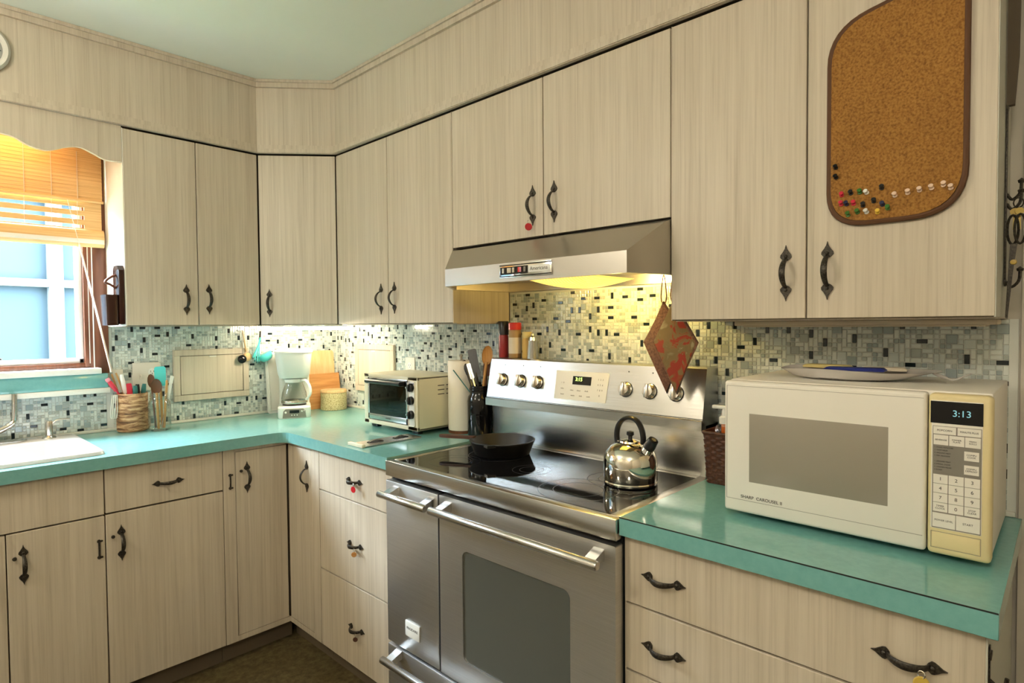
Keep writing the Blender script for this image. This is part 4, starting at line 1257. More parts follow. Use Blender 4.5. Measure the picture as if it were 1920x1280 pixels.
def stick(name, label, cat, base, top, parts, group=None):
    """utensil: parts list of (kind, s0, s1, size, material) along base->top"""
    base, top = Vector(base), Vector(top)
    t = thing(name, label, cat, base, group=group)
    d = top-base
    L = d.length
    W = axis_m(base, d)
    # keep local y facing the camera
    zz = d.normalized(); view = (CAM-base).normalized(); yy = (view-zz*view.dot(zz)).normalized(); xx = yy.cross(zz)
    W = Matrix(((xx.x, yy.x, zz.x, base.x), (xx.y, yy.y, zz.y, base.y), (xx.z, yy.z, zz.z, base.z), (0, 0, 0, 1)))
    for kind, s0, s1, size, mt in parts:
        bm = B()
        a, b = s0*L, s1*L
        if kind == 'rod':
            tube(bm, [W @ Vector((0, 0, a)), W @ Vector((0, 0, (a+b)/2)), W @ Vector((0, 0, b))], size, 8); nm = 'shaft'
        elif kind == 'grip':
            n = 8
            pts = [W @ Vector((0, 0, a+(b-a)*k/n)) for k in range(n+1)]
            tube(bm, pts, [size*(.65+.35*sin(pi*(k+.6)/(n+1.2))) for k in range(n+1)], 10, flat=.7, up=yy); nm = 'grip'
        elif kind == 'blade':
            lo = rrect(-size, size, a, b, size*.42, 0, 4)
            prism(bm, [W @ Vector((x, -.003, z)) for x, z, _ in lo], yy*.006); nm = 'blade'
        elif kind == 'bowl':
            n = 12; cz = (a+b)/2; rz = (b-a)/2
            rings = []
            for q in range(7):
                f_ = q/6
                rr = sqrt(max(0, 1-f_*f_))
                rings.append((rr, -f_*.35*size))
            prev = None
            for rr, yy_ in rings:
                ring = [bm.verts.new(W @ Vector((size*max(rr, .02)*cos(2*pi*k/n), yy_, cz+rz*max(rr, .02)*sin(2*pi*k/n)))) for k in range(n)]
                if prev:
                    for k in range(n): bm.faces.new((prev[k], prev[(k+1) % n], ring[(k+1) % n], ring[k]))
                prev = ring
            bm.faces.new(prev)
            back = [bm.verts.new(W @ Vector((size*1.02*cos(2*pi*k/n), -.001-.0, cz+rz*1.02*sin(2*pi*k/n)))) for k in range(n)]
            nm = 'bowl'
            for v in back: bm.verts.remove(v)
        elif kind == 'tongs':
            for s in (-1, 1):
                tube(bm, [W @ Vector((s*.002, 0, a)), W @ Vector((s*size, 0, (a+b)/2)), W @ Vector((s*size*.8, 0, b))], .0035, 8)
            nm = 'arm'
        o_ = obj(nm, bm, mt, t)
    return t

def cr(dx, dy, dz): return (CR.x+dx, CR.y+dy, CR.z+dz)
stick('spatula', 'red utensil handle leaning far out of the bark crock', 'spatula', cr(.040, -.008, .02), cr(-.090, .0, .232), [('rod', 0, .78, .004, 'red_plastic'), ('grip', .74, .98, .0095, 'red_plastic'), ('grip', .93, 1.0, .010, 'pink_plastic')])
stick('tongs', 'pair of pale wooden tongs at the left of the bark crock', 'tongs', cr(.006, .012, .02), cr(-.060, .018, .25), [('tongs', 0, 1, .010, 'spoon_wood')])
stick('whisk', 'white-handled wire whisk in the middle of the bark crock', 'whisk', cr(-.004, .0, .02), cr(-.035, .005, .245), [('rod', 0, .72, .003, 'white_plastic'), ('grip', .64, 1.0, .009, 'white_plastic')])
stick('spatula', 'short red paddle standing in the bark crock beside the whisk', 'spatula', cr(.002, -.012, .02), cr(-.014, -.014, .206), [('rod', 0, .7, .003, 'red_plastic'), ('blade', .66, 1.0, .010, 'red_plastic')])
stick('peeler', 'dark green utensil handle near the front of the bark crock', 'peeler', cr(.008, -.02, .02), cr(.006, -.03, .196), [('rod', 0, .7, .003, 'steel'), ('grip', .66, 1.0, .010, 'teal_plastic')])
stick('kitchen_knife', 'black utensil handle between the two green handles', 'knife', cr(.016, -.006, .02), cr(.020, -.008, .200), [('rod', 0, .7, .003, 'steel'), ('grip', .66, 1.0, .010, 'black_plastic')])
stick('peeler', 'dark green utensil handle at the right rim of the bark crock', 'peeler', cr(.024, -.004, .02), cr(.046, -.008, .200), [('rod', 0, .7, .003, 'steel'), ('grip', .64, 1.0, .010, 'teal_plastic')])
# string loop hanging at the crock's left
sb = thing('string_bundle', 'loops of pale string hanging beside the bark crock', 'string', (CR.x-.066, CR.y-.02, CR.z+.05))
bm = B()
for q in range(3):
    x = CR.x-.068-.007*q
    tube(bm, smooth_path([(x+.006, CR.y-.02, CR.z+.162), (x, CR.y-.028, CR.z+.12), (x-.004, CR.y-.03, CR.z+.075), (x+.003, CR.y-.03, CR.z+.066), (x+.007, CR.y-.027, CR.z+.10), (x+.010, CR.y-.02, CR.z+.162)]), .0018, 6)
obj('loop', bm, 'strip_white', sb)

# ---------------------------------------------------------------- glass jar of spoons
JR = Vector((-.944, -.150, ZT))
j = thing('mason_jar', 'clear glass mason jar holding wooden spoons by the crock', 'jar', JR)
bm = B(); lathe(bm, [(0, .001), (.038, .001), (.043, .008), (.043, .110), (.040, .124), (.034, .134), (.034, .146), (.0355, .148), (.0355, .152), (.034, .154), (.034, .162)], JR, 32, cap=False); obj('glass', bm, 'jar_glass', j)
bm = B(); lathe(bm, [(.0345, .137), (.0365, .139), (.0345, .141)], JR, 32, cap=False); obj('neck_thread', bm, 'jar_glass', j)
def jr(dx, dy, dz): return (JR.x+dx, JR.y+dy, JR.z+dz)
stick('wooden_spoon', 'wooden spoon with dark brown bowl at front of glass jar', 'spoon', jr(-.010, -.018, .01), jr(-.016, -.020, .225), [('rod', 0, .72, .005, 'spoon_wood'), ('bowl', .70, 1.0, .021, 'spoon_dark')])
stick('wooden_spoon', 'dark wooden spoon behind another spoon in glass jar', 'spoon', jr(-.012, .012, .01), jr(-.028, .012, .245), [('rod', 0, .76, .004, 'spoon_dark'), ('bowl', .74, 1.0, .014, 'spoon_dark')])
stick('spatula', 'turquoise silicone spatula standing tallest in glass jar', 'spatula', jr(.012, .006, .01), jr(.008, .010, .275), [('rod', 0, .72, .005, 'spoon_wood'), ('blade', .68, 1.0, .0215, 'turq_plastic')])
stick('butter_knife', 'pale flat-handled knife leaning right out of glass jar', 'knife', jr(.004, -.008, .01), jr(.052, -.004, .232), [('rod', 0, .6, .003, 'steel'), ('blade', .56, 1.0, .007, 'strip_white')])
stick('chopstick', 'plain wooden stick standing at right in glass jar', 'stick', jr(.014, -.010, .01), jr(.030, -.006, .215), [('rod', 0, 1, .005, 'spoon_wood')])

# ---------------------------------------------------------------- measuring spoons and cups on wall hooks
def hook(x, z):
    bm = B(); tube(bm, smooth_path([(x, -.005, z+.012), (x, -.022, z+.010), (x, -.030, z), (x, -.024, z-.008)]), .0018, 6)
    return bm
ms = thing('measuring_spoon', 'black-tipped steel measuring spoon hanging over the wall hatch', 'measuring spoon', (-.541, -.035, 1.18))
bm = hook(-.540, 1.342); obj('hook', bm, 'strip_white', ms)
bm = B(); tube(bm, [(-.540, -.036, 1.330), (-.541, -.040, 1.225)], .0042, 8, flat=.5); obj('handle', bm, 'steel', ms)
bm = B(); lathe(bm, [(.021, 0), (.020, .006), (.014, .012), (0, .015)], seg=20, Mx=axis_m((-.542, -.036, 1.199), (-.1, -1, .1))); obj('bowl', bm, 'black_gloss', ms)
ms2 = thing('wooden_ladle', 'pale wooden ladle hanging just behind the steel measuring spoon', 'ladle', (-.52, -.03, 1.18))
bm = B(); tube(bm, smooth_path([(-.535, -.030, 1.343), (-.526, -.028, 1.29), (-.518, -.028, 1.235)]), [.004]*6+[.006]*7, 8, flat=.6); obj('handle', bm, 'board_tan', ms2)
bm = B(); lathe(bm, [(.022, 0), (.020, .008), (.012, .014), (0, .016)], seg=18, Mx=axis_m((-.512, -.024, 1.208), (0, -1, 0))); obj('bowl', bm, 'board_tan', ms2)
mc = thing('measuring_cups', 'nested turquoise measuring cups hanging by the corner cupboard', 'measuring cups', (-.46, -.04, 1.17))
bm = hook(-.446, 1.345); obj('hook', bm, 'strip_white', mc)
bm = B(); tube(bm, [(-.446, -.030, 1.335), (-.452, -.036, 1.300)], .006, 8, flat=.6); obj('ring_tag', bm, 'iron', mc)
for q, (dx, zb) in enumerate(((-.040, 1.205), (-.030, 1.192), (-.018, 1.184), (-.006, 1.182))):
    y = -.064+.004*q
    bm = B(); tube(bm, smooth_path([(-.452, -.040-.002*q, 1.304), (-.457+dx*.35, y+.006, 1.262), (-.459+dx*.8, y, 1.225), (-.459+dx, y, zb)]), [.0035]*6+[.0045]*6+[.0055]*7, 8, flat=.5); hn = obj('cup_handle', bm, 'turq_plastic', mc)
    bm = B(); tube(bm, [(-.459+dx, y, zb+.001), (-.459+dx-.001, y, zb-.008)], .0056, 8, flat=.6); obj('handle_tip', bm, 'teal_plastic', hn)
bm = B(); r = .037
lathe(bm, [(r, 0), (r*.98, -.012), (r*.85, -.026), (r*.55, -.037), (0, -.041), ], seg=24, Mx=axis_m((-.438, -.050, 1.222), (-.45, .15, .85)))
obj('cup', bm, 'turq_plastic', mc)

# ================================================================== between toaster oven and range
pt = thing('paper_towel_roll', 'beige paper towel roll standing behind the toaster oven', 'paper towel', (-.112, -1.177, ZT))
bm = B(); lathe(bm, [(.056, .0006), (.056, .010), (.052, .012), (0, .012)], (-.112, -1.177, ZT), 28); obj('base', bm, 'brown_wood', pt)
bm = B(); lathe(bm, [(.055, .013), (.056, .016), (.056, .296), (.055, .298), (.019, .298), (.019, .29)], (-.112, -1.177, ZT), 36); obj('roll', bm, 'towel', pt)
bm = B(); lathe(bm, [(.006, .012), (.006, .312), (.009, .314), (.009, .322), (0, .326)], (-.112, -1.177, ZT), 12); obj('post', bm, 'nickel', pt)

KJ = Vector((-.118, -1.292, ZT))
kj = thing('utensil_jar', 'glossy black jar of dark utensils beside the range', 'jar', KJ)
bm = B(); lathe(bm, [(0, .001), (.046, .001), (.050, .008), (.0505, .140), (.047, .158), (.040, .168), (.040, .182), (.042, .184), (.042, .192), (.040, .194), (.040, .202), (.037, .202), (.037, .17), (0, .15)], KJ, 32, cap=False); obj('body', bm, 'black_gloss', kj)
def kr(dx, dy, dz): return (KJ.x+dx, KJ.y+dy, KJ.z+dz)
stick('slotted_turner', 'black nylon turner rising from the glossy black jar', 'spatula', kr(.014, .012, .155), kr(.014, .060, .345), [('rod', 0, .5, .005, 'black_plastic'), ('blade', .40, 1.0, .018, 'black_plastic')])
stick('wooden_spoon', 'orange-brown wooden spoon in the glossy black jar', 'spoon', kr(.004, -.010, .155), kr(.020, -.032, .362), [('rod', 0, .68, .006, 'spoon_wood'), ('bowl', .62, 1.0, .022, 'spoon_wood')])
stick('wooden_spatula', 'reddish wooden spatula behind the wooden spoon in black jar', 'spatula', kr(.024, -.004, .155), kr(.042, -.004, .320), [('rod', 0, .6, .005, 'brown_wood'), ('blade', .5, 1.0, .014, 'brown_wood')])
stick('metal_whisk', 'thin green wire utensil leaning left from the black jar', 'whisk', kr(-.024, .008, .155), kr(-.052, .100, .262), [('rod', 0, 1, .0022, 'teal_plastic')])
stick('ladle', 'black ladle handle leaning left in the black jar', 'ladle', kr(-.010, .016, .155), kr(-.016, .076, .300), [('rod', 0, 1, .006, 'black_plastic'), ('grip', .6, 1.0, .010, 'black_plastic')])
stick('serving_fork', 'chrome fork leaning beside the black turner in black jar', 'fork', kr(-.018, -.010, .155), kr(-.030, .034, .290), [('rod', 0, 1, .004, 'steel'), ('blade', .55, 1.0, .008, 'steel')])

# spice jars on top of the range panel
ZS = 1.2285
def jar(name, label, cat, y, r, h, body, cap, hc, rc, x=-.062, level=.75):
    t = thing(name, label, cat, (x, y, ZS))
    bm = B(); lathe(bm, [(r*.94, .0005), (r, .004), (r, h-.010), (r*.86, h)], (x, y, ZS), 22); obj('bottle', bm, body, t)
    bm = B(); lathe(bm, [(rc, h-.002), (rc, h+hc-.003), (rc*.9, h+hc), (0, h+hc)], (x, y, ZS), 22); obj('cap', bm, cap, t)
    return t
jar('pepper_grinder', 'red peppercorn grinder with tall black cap on the range back', 'spice jar', -1.374, .0195, .092, 'spice_red', 'black_plastic', .052, .021)
t = jar('spice_jar', 'brown spice jar with bright red cap on the range back', 'spice jar', -1.436, .0250, .112, 'spice_brown', 'cap_red', .026, .0255)
bm = B(); lathe(bm, [(.0254, .018), (.0254, .080)], (-.062, -1.436, ZS), 22, cap=False); obj('label_band', bm, 'label_beige', t)
jar('spice_jar', 'small golden spice jar between red-capped jar and steel shaker', 'spice jar', -1.494, .0195, .080, 'spice_gold', 'paper_yellow', .022, .0200, x=-.056)
sh = thing('salt_shaker', 'tapered steel salt shaker on the range back', 'salt shaker', (-.070, -1.535, ZS))
bm = B(); lathe(bm, [(.0225, .0005), (.023, .003), (.0175, .068), (.018, .070)], (-.070, -1.535, ZS), 10); obj('body', bm, 'steel', sh)
bm = B(); lathe(bm, [(.018, .070), (.0155, .082), (.007, .088), (.005, .096), (0, .099)], (-.070, -1.535, ZS), 14); obj('top', bm, 'chrome', sh)

# steel plate let into the counter
ip = thing('counter_plate', 'flat steel plate with two oval slots on the counter before the toaster', 'plate', (-.43, -1.10, ZT))
bm = B(); box(bm, -.560, -.302, -1.150, -1.056, ZT+.0003, ZT+.0055, .0015, 1); pl_ = obj('plate', bm, 'steel', ip)
bm = B()
box(bm, -.575, -.560, -1.152, -1.054, ZT+.0003, ZT+.012, .002); obj('raised_lip', bm, 'cream_plastic', ip)
for x in (-.485, -.370):
    bm = B(); lo = rrect(x-.034, x+.034, -1.122, -1.084, .018, ZT+.0056, 6); prism(bm, lo, (0, 0, .0006)); obj('slot', bm, 'gap_black', pl_)
    bm = B(); tube(bm, smooth_path([(x-.03, -1.103, ZT+.006), (x, -1.103, ZT+.013), (x+.03, -1.103, ZT+.006)]), .0022, 6); obj('slot_bar', bm, 'steel', pl_)

# ================================================================== on the cooktop
PC = Vector((-.279, -1.574, RT-.0012))
pn = thing('cast_iron_skillet', 'black cast iron skillet on the rear left burner', 'skillet', PC)
bm = B(); lathe(bm, [(0, 0), (.090, 0), (.096, .004), (.113, .048), (.1155, .050), (.115, .053), (.110, .053), (.092, .009), (0, .007)], PC, 48, cap=False); obj('pan', bm, 'cast_iron', pn)
hd = Vector((-.094, .228, 0)).normalized(); hs = Vector((hd.y, -hd.x, 0))
bm = B()
pts = []
for s_, w_ in ((.108, .016), (.125, .011), (.150, .011), (.190, .015), (.222, .016), (.240, .011), (.246, .004)):
    pts.append((s_, w_))
a = [PC+hd*s_+hs*w_+Vector((0, 0, .046)) for s_, w_ in pts]; b = [PC+hd*s_-hs*w_+Vector((0, 0, .046)) for s_, w_ in reversed(pts)]
prism(bm, a+b, (0, 0, .009)); obj('handle', bm, 'rust_iron', pn)
for s in (1, -1):
    bm = B()
    q = PC+hs*s*.112+Vector((0, 0, .044))
    prism(bm, [q+hd*.022, q+hs*s*.020, q-hd*.022], (0, 0, .009))
    obj('pour_lip', bm, 'cast_iron', pn)

KC = Vector((-.309, -2.111, RT-.0012))
kt = thing('tea_kettle', 'shiny steel whistling kettle with black arched handle', 'kettle', KC)
bm = B(); lathe(bm, [(0, 0), (.070, 0), (.0745, .003), (.0755, .008), (.0735, .011), (.0752, .014), (.0757, .060), (.0742, .074), (.068, .090), (.055, .105), (.038, .114), (.030, .117)], KC, 48, cap=False); obj('body', bm, 'kettle_steel', kt)
bm = B(); lathe(bm, [(.031, .116), (.029, .121), (.012, .126), (0, .127)], KC, 32, cap=False)
ld = obj('lid', bm, 'kettle_steel', kt)
bm = B(); lathe(bm, [(.006, .126), (.006, .133), (.011, .138), (.010, .146), (0, .149)], KC, 16); obj('lid_knob', bm, 'black_plastic', ld)
# spout towards the camera's right
sp_d = Vector((-.55, -.835, 0)).normalized()
sp_d = (rt*.62 - Vector((fw.x, fw.y, 0))*.78); sp_d.z = 0; sp_d.normalize()
q0 = KC+sp_d*.048+Vector((0, 0, .088)); q1 = KC+sp_d*.070+Vector((0, 0, .118))
bm = B(); tube(bm, [q0, (q0+q1)/2, q1], [.020, .016, .013], 14); obj('spout', bm, 'kettle_steel', kt)
bm = B(); q2 = q1+(q1-q0).normalized()*.020; tube(bm, [q1-(q1-q0).normalized()*.010, q1, q2], [.0165, .0165, .014], 14); cap_ = obj('spout_cap', bm, 'black_plastic', kt)
bm = B(); tube(bm, [q2, q2+(q1-q0).normalized()*.0015], .007, 10); obj('whistle', bm, 'nickel', cap_)
bm = B()
ax = sp_d
pts = [KC+ax*x_+Vector((0, 0, z_)) for x_, z_ in ((-.046, .105), (-.050, .130), (-.044, .158), (-.026, .178), (0, .186), (.024, .180), (.040, .160), (.046, .138), (.046, .118))]
side = Vector((-ax.y, ax.x, 0))
tube(bm, smooth_path(pts, 4), .0105, 10, flat=.62, up=ax); obj('handle', bm, 'black_plastic', kt)
bm = B()
for x_ in (-.047, .046):
    p_ = KC+ax*x_+Vector((0, 0, .102)); box(bm, p_.x-.006, p_.x+.006, p_.y-.006, p_.y+.006, p_.z-.006, p_.z+.014, .002)
obj('handle_bracket', bm, 'nickel', kt)

# potholders below the hood
def diamond(name, label, cat, x, yc, ztop, hw, up_h, dn_h, mats, tilt, hook_z):
    W = Matrix.Translation((x, yc, ztop)) @ Matrix.Rotation(tilt, 4, 'Z')
    t = thing(name, label, cat, (x, yc, ztop-up_h-dn_h))
    bm = B()
    pts = [(0, 0), (-hw-.004, -up_h), (-.012, -up_h-dn_h), (hw-.004, -up_h)]
    prism(bm, [W @ Vector((-.005, a, b)) for a, b in pts], W.to_3x3() @ Vector((.010, 0, 0)))
    bmesh.ops.bevel(bm, geom=list(bm.edges), offset=.003, segments=2, profile=.5, affect='EDGES')
    obj('pad', bm, mats[0], t)
    bm = B(); lp = [W @ Vector((0, a, b)) for a, b in pts]
    tube(bm, lp, .0055, 8, closed=True); obj('binding', bm, mats[1], t)
    bm = B(); tube(bm, smooth_path([W @ Vector((0, .003, -.004)), W @ Vector((0, .010, .02)), W @ Vector((0, 0, hook_z-ztop)), W @ Vector((0, -.010, .02)), W @ Vector((0, -.003, -.004))]), .0016, 6); obj('loop', bm, mats[1], t)
    return t
diamond('pot_holder', 'diamond pot holder with red and tan print hanging below the hood', 'pot holder', -.215, -2.195, 1.420, .072, .115, .143, ('fabric_print', 'fabric_brown'), radians(-8), 1.500)
diamond('pot_holder', 'plain brown pot holder edge-on behind the printed pot holder', 'pot holder', -.1925, -2.152, 1.418, .072, .115, .143, ('fabric_brown', 'fabric_brown'), radians(-8), 1.500)

# ================================================================== right counter
bk = thing('wicker_basket', 'dark brown wicker basket between range and microwave', 'basket', (-.13, -2.345, ZT))
bm = B()
loops = []
NZ = 34
x0, x1, y0, y1 = -.196, -.066, -2.424, -2.272
base = rrect(x0, x1, y0, y1, .012, 0, 3)
def dens(lp, step=.0075):
    out = []
    n = len(lp)
    for i in range(n):
        a, b = Vector(lp[i]), Vector(lp[(i+1) % n]); m2 = max(1, int((b-a).length/step))
        for k in range(m2): out.append(a.lerp(b, k/m2))
    if len(out) % 2: out.append(out[-1].lerp(Vector(lp[0]), .5))
    return out
bs = dens(base)
cx, cy = (x0+x1)/2, (y0+y1)/2
for q in range(NZ+1):
    z = .0008+.140*q/NZ
    fl = .90+.10*q/NZ
    lp = []
    for k, p in enumerate(bs):
        dv = Vector((p.x-cx, p.y-cy, 0)); off = .0016*(1 if ((k//2+q//2) % 2) else -1)*(1 if 0 < q < NZ else 0) + (.0012 if q % 2 else 0)
        r_ = dv.length
        dv = dv*(fl+off/r_)
        lp.append((cx+dv.x, cy+dv.y, ZT+z))
    loops.append(lp)
inner = [[(cx+(p[0]-cx)*.93, cy+(p[1]-cy)*.93, z2) for p in loops[-1]] for z2 in (ZT+.138, ZT+.02)]
loft(bm, loops+inner); obj('weave', bm, 'wicker', bk)
bm = B(); tube(bm, [(cx+(p.x-cx)*1.01, cy+(p.y-cy)*1.01, ZT+.141) for p in bs], .005, 8, closed=True); obj('rim', bm, 'wicker', bk)
sb = thing('soap_bottle', 'clear pump soap bottle with orange label in the basket', 'bottle', (-.155, -2.318, ZT+.021))
p_ = Vector((-.155, -2.318, ZT+.021))
bm = B(); lathe(bm, [(0, .0), (.028, 0), (.030, .006), (.030, .120), (.022, .138), (.012, .143), (.012, .150)], p_, 24, cap=False); obj('bottle', bm, 'jar_glass', sb)
bm = B(); lathe(bm, [(.0265, .004), (.0265, .095), (0, .095)], p_, 20); obj('soap', bm, 'orange_label', sb)
bm = B(); lathe(bm, [(.014, .144), (.014, .162), (.008, .166), (.006, .186), (0, .186)], p_, 18); box(bm, p_.x-.007, p_.x+.007, p_.y-.010, p_.y+.034, p_.z+.184, p_.z+.194, .003); obj('pump', bm, 'white_plastic', sb)
ob = thing('spray_bottle', 'orange and white bottle behind the soap pump in the basket', 'bottle', (-.105, -2.315, ZT+.021))
p_ = Vector((-.105, -2.312, ZT+.021))
bm = B(); lathe(bm, [(0, 0), (.022, 0), (.023, .004), (.023, .165), (.012, .185), (.010, .195), (0, .196)], p_, 20, cap=False); obj('bottle', bm, 'orange_label', ob)
tr_ = thing('black_tray', 'thin black tray standing upright behind the soap bottle', 'tray', (-.075, -2.33, ZT+.02))
bm = B(); prism(bm, [(-.090, -2.300, ZT+.021), (-.090, -2.400, ZT+.021), (-.078, -2.400, ZT+.240), (-.078, -2.318, ZT+.240), (-.082, -2.305, ZT+.17)], (.006, 0, 0)); obj('sheet', bm, 'black_plastic', tr_, smooth=False)
bm = B(); tube(bm, [(-.090, -2.300, ZT+.022), (-.082, -2.305, ZT+.17), (-.078, -2.318, ZT+.240), (-.078, -2.400, ZT+.240)], .004, 8); obj('rim', bm, 'black_gloss', tr_)

# dish on the microwave
dh = thing('serving_dish', 'shallow white wavy-rimmed dish lying on the microwave', 'dish', (-.24, -2.665, MZ1))
bm = B()
DC = Vector((-.235, -2.640, MZ1))
def ring(a_, b_, z_, wav=0.0, tail=0.0):
    out = []
    for k in range(40):
        t_ = 2*pi*k/40
        yy = -b_*cos(t_); xx = a_*sin(t_)
        if cos(t_) > .8 and tail: yy -= tail*(cos(t_)-.8)/.2
        zz = z_+wav*sin(3*t_+.6)
        out.append((DC.x+xx, DC.y+yy, DC.z+zz))
    return out
loft(bm, [ring(.055, .085, .0006), ring(.075, .115, .006), ring(.088, .138, .022, .003, .035), ring(.090, .141, .0235, .003, .040), ring(.084, .132, .0215, .003, .02), ring(.07, .108, .009), ring(.05, .08, .005)])
obj('bowl', bm, 'white_enamel', dh)
bm = B(); tube(bm, smooth_path([(DC.x, DC.y-.165, DC.z+.022), (DC.x+.004, DC.y-.185, DC.z+.012), (DC.x+.006, DC.y-.200, DC.z+.008), (DC.x+.010, DC.y-.215, DC.z+.016), (DC.x+.012, DC.y-.228, DC.z+.022)]), [.010]*8+[.007]*9+[.004]*8, 8, flat=.35); obj('curled_handle', bm, 'white_enamel', dh)
def packet(name, label, x, y, w, l, z, rz, m1):
    t = thing(name, label, 'packet', (x, y, z), rz)
    bm = B()
    loft(bm, [rrect(-w, w, -l, l, .004, 0, 2), rrect(-w*1.02, w*1.02, -l*1.02, l*1.02, .004, .003, 2), rrect(-w*.9, w*.9, -l*.92, l*.92, .004, .007, 2)])
    obj('sachet', bm, m1, t, local=True)
packet('tea_packet', 'dark blue packet in the white dish on the microwave', DC.x-.010, DC.y-.02, .022, .060, DC.z+.0205, .08, 'tag_blue')
packet('tea_packet', 'yellow packet at the back left in the white dish', DC.x+.040, DC.y+.05, .022, .050, DC.z+.0215, -.15, 'paper_yellow')
packet('tea_packet', 'small tan packet at the right in the white dish', DC.x+.030, DC.y-.07, .020, .042, DC.z+.0205, .2, 'label_beige')

# ================================================================== corkboard with push pins
cb = thing('corkboard', 'rounded cork notice board on the right-hand cupboard door', 'corkboard', (-.31, -2.743, 1.56))
bm = B()
n = 8
def cork_outline(e):
    cs = [(-2.863+e, 2.044-e, .030), (-2.623-e, 1.995-e, .060), (-2.623-e, 1.570+e, .055), (-2.863+e, 1.570+e, .070)]
    pts = []
    P = [Vector((y, z)) for y, z, _ in cs]
    for i in range(4):
        p = P[i]; a = (P[i-1]-p).normalized(); b = (P[(i+1) % 4]-p).normalized(); r_ = cs[i][2]
        for k in range(n+1):
            t_ = k/n
            s0, s1 = p+a*r_*1.3, p+b*r_*1.3
            q = s0*(1-t_)**2+p*2*t_*(1-t_)+s1*t_**2
            pts.append((q.x, q.y))
    return pts
prism(bm, [(-.3056, y, z) for y, z in cork_outline(.004)], (-.0115, 0, 0)); obj('cork_sheet', bm, 'cork', cb, smooth=False)
bm = B(); lp = [Vector((-.312, y, z)) for y, z in cork_outline(0)]
tube(bm, lp, .0060, 8, closed=True); obj('rim', bm, 'cork_rim', cb)
XC = -.3172
bm = B(); lathe(bm, [(.0046, .0), (.0046, .0012), (.0030, .0025), (.0024, .0062), (.0044, .0078), (.0046, .0098), (.0036, .0108), (0, .0110)], seg=12)
pin_base = finish(bm, 'push_pin')
pin_meshes = {}
def pin(mat_, label, group, y, z):
    if mat_ not in pin_meshes:
        pin_meshes[mat_] = pin_base.copy(); pin_meshes[mat_].materials.append(M[mat_])
    t = place('push_pin', pin_meshes[mat_], None, axis_m((XC, y, z), (-1, random.uniform(-.15, .15), .55+random.uniform(-.2, .15))))
    tag(t, label, 'push pin', group)
pin('black_gloss', 'upper of the two black push pins at the cork board left edge', 'push pins on the corkboard', -2.637, 1.694)
pin('black_gloss', 'lower of the two black push pins at the cork board left edge', 'push pins on the corkboard', -2.638, 1.673)
for w, y, z in (('leftmost black push pin of the lower left cluster, beside a green one', -2.667, 1.634), ('black push pin at the upper right of the lower left cluster', -2.724, 1.636),
                ('black push pin directly above the lower white one', -2.690, 1.605), ('black push pin between the lower white and the navy pins', -2.710, 1.611)):
    pin('black_plastic', w, 'push pins on the corkboard', y, z)
for w, y, z in (('topmost green push pin, left of the upper white pin', -2.684, 1.633), ('rightmost green push pin, below the right navy pin', -2.735, 1.593),
                ('lowest left green push pin near the board corner', -2.662, 1.588), ('green push pin just left of the lower white pin', -2.680, 1.592)):
    pin('green_pin', w, 'push pins on the corkboard', y, z)
pin('white_plastic', 'upper of the two white push pins on the cork board', 'push pins on the corkboard', -2.697, 1.631)
pin('white_plastic', 'lower of the two white push pins on the cork board', 'push pins on the corkboard', -2.697, 1.590)
for w, y, z in (('topmost of the three red push pins on the cork board', -2.649, 1.633), ('leftmost lower red push pin, beside a navy pin', -2.648, 1.613), ('rightmost of the three red push pins on the cork board', -2.672, 1.611)):
    pin('red_plastic', w, 'push pins on the corkboard', y, z)
pin('navy_pin', 'navy push pin between two red pins on the cork board', 'push pins on the corkboard', -2.659, 1.612)
pin('navy_pin', 'navy push pin above the rightmost green pin', 'push pins on the corkboard', -2.726, 1.602)
pin('yellow_pin', 'single yellow push pin low on the cork board', 'push pins on the corkboard', -2.717, 1.587)
for w, y, z in zip(('first', 'second', 'third', 'fourth', 'fifth', 'last'), (-2.748, -2.770, -2.790, -2.810, -2.829, -2.841), (1.617, 1.619, 1.621, 1.622, 1.625, 1.617)):
    pin('clear_pin', w+' clear push pin from the left in the lower right row', 'push pins on the corkboard', y, z)

# ================================================================== key tags hanging from handles
def key_tag(label, x, y, z, mt, r=.011, rz=.4):
    t = thing('key_tag', label, 'tag', (x, y, z-.034))
    bm = B(); tube(bm, [(x, y+.005*cos(a), z-.005+.006*sin(a)) for a in [2*pi*k/12 for k in range(12)]], .0011, 6, closed=True); obj('ring', bm, 'chrome', t)
    W = Matrix.Translation((x, y, z-.020)) @ Matrix.Rotation(rz, 4, 'Z')
    bm = B(); lathe(bm, [(r*.9, -.0014), (r, 0), (r*.9, .0014)], seg=18, Mx=W @ Matrix.Rotation(pi/2, 4, 'Y')); obj('disc', bm, mt, t)
key_tag('red round tag on the handle of the cupboard over the hood', -.325, -1.745, 1.692, 'red_tag', .012, .9)
key_tag('bright red tag on the top drawer handle beside the range', -.604, -1.136, .787, 'red_tag', .012, .2)
key_tag('dull tan tag on the middle drawer handle beside the range', -.604, -1.134, .549, 'board_orange', .010, .8)
key_tag('small reddish tag on the bottom drawer handle beside the range', -.604, -1.134, .236, 'rust_iron', .009, .8)
key_tag('yellow tag on the right-hand top drawer handle', -.604, -2.845, .787, 'tag_gold', .012, .3)

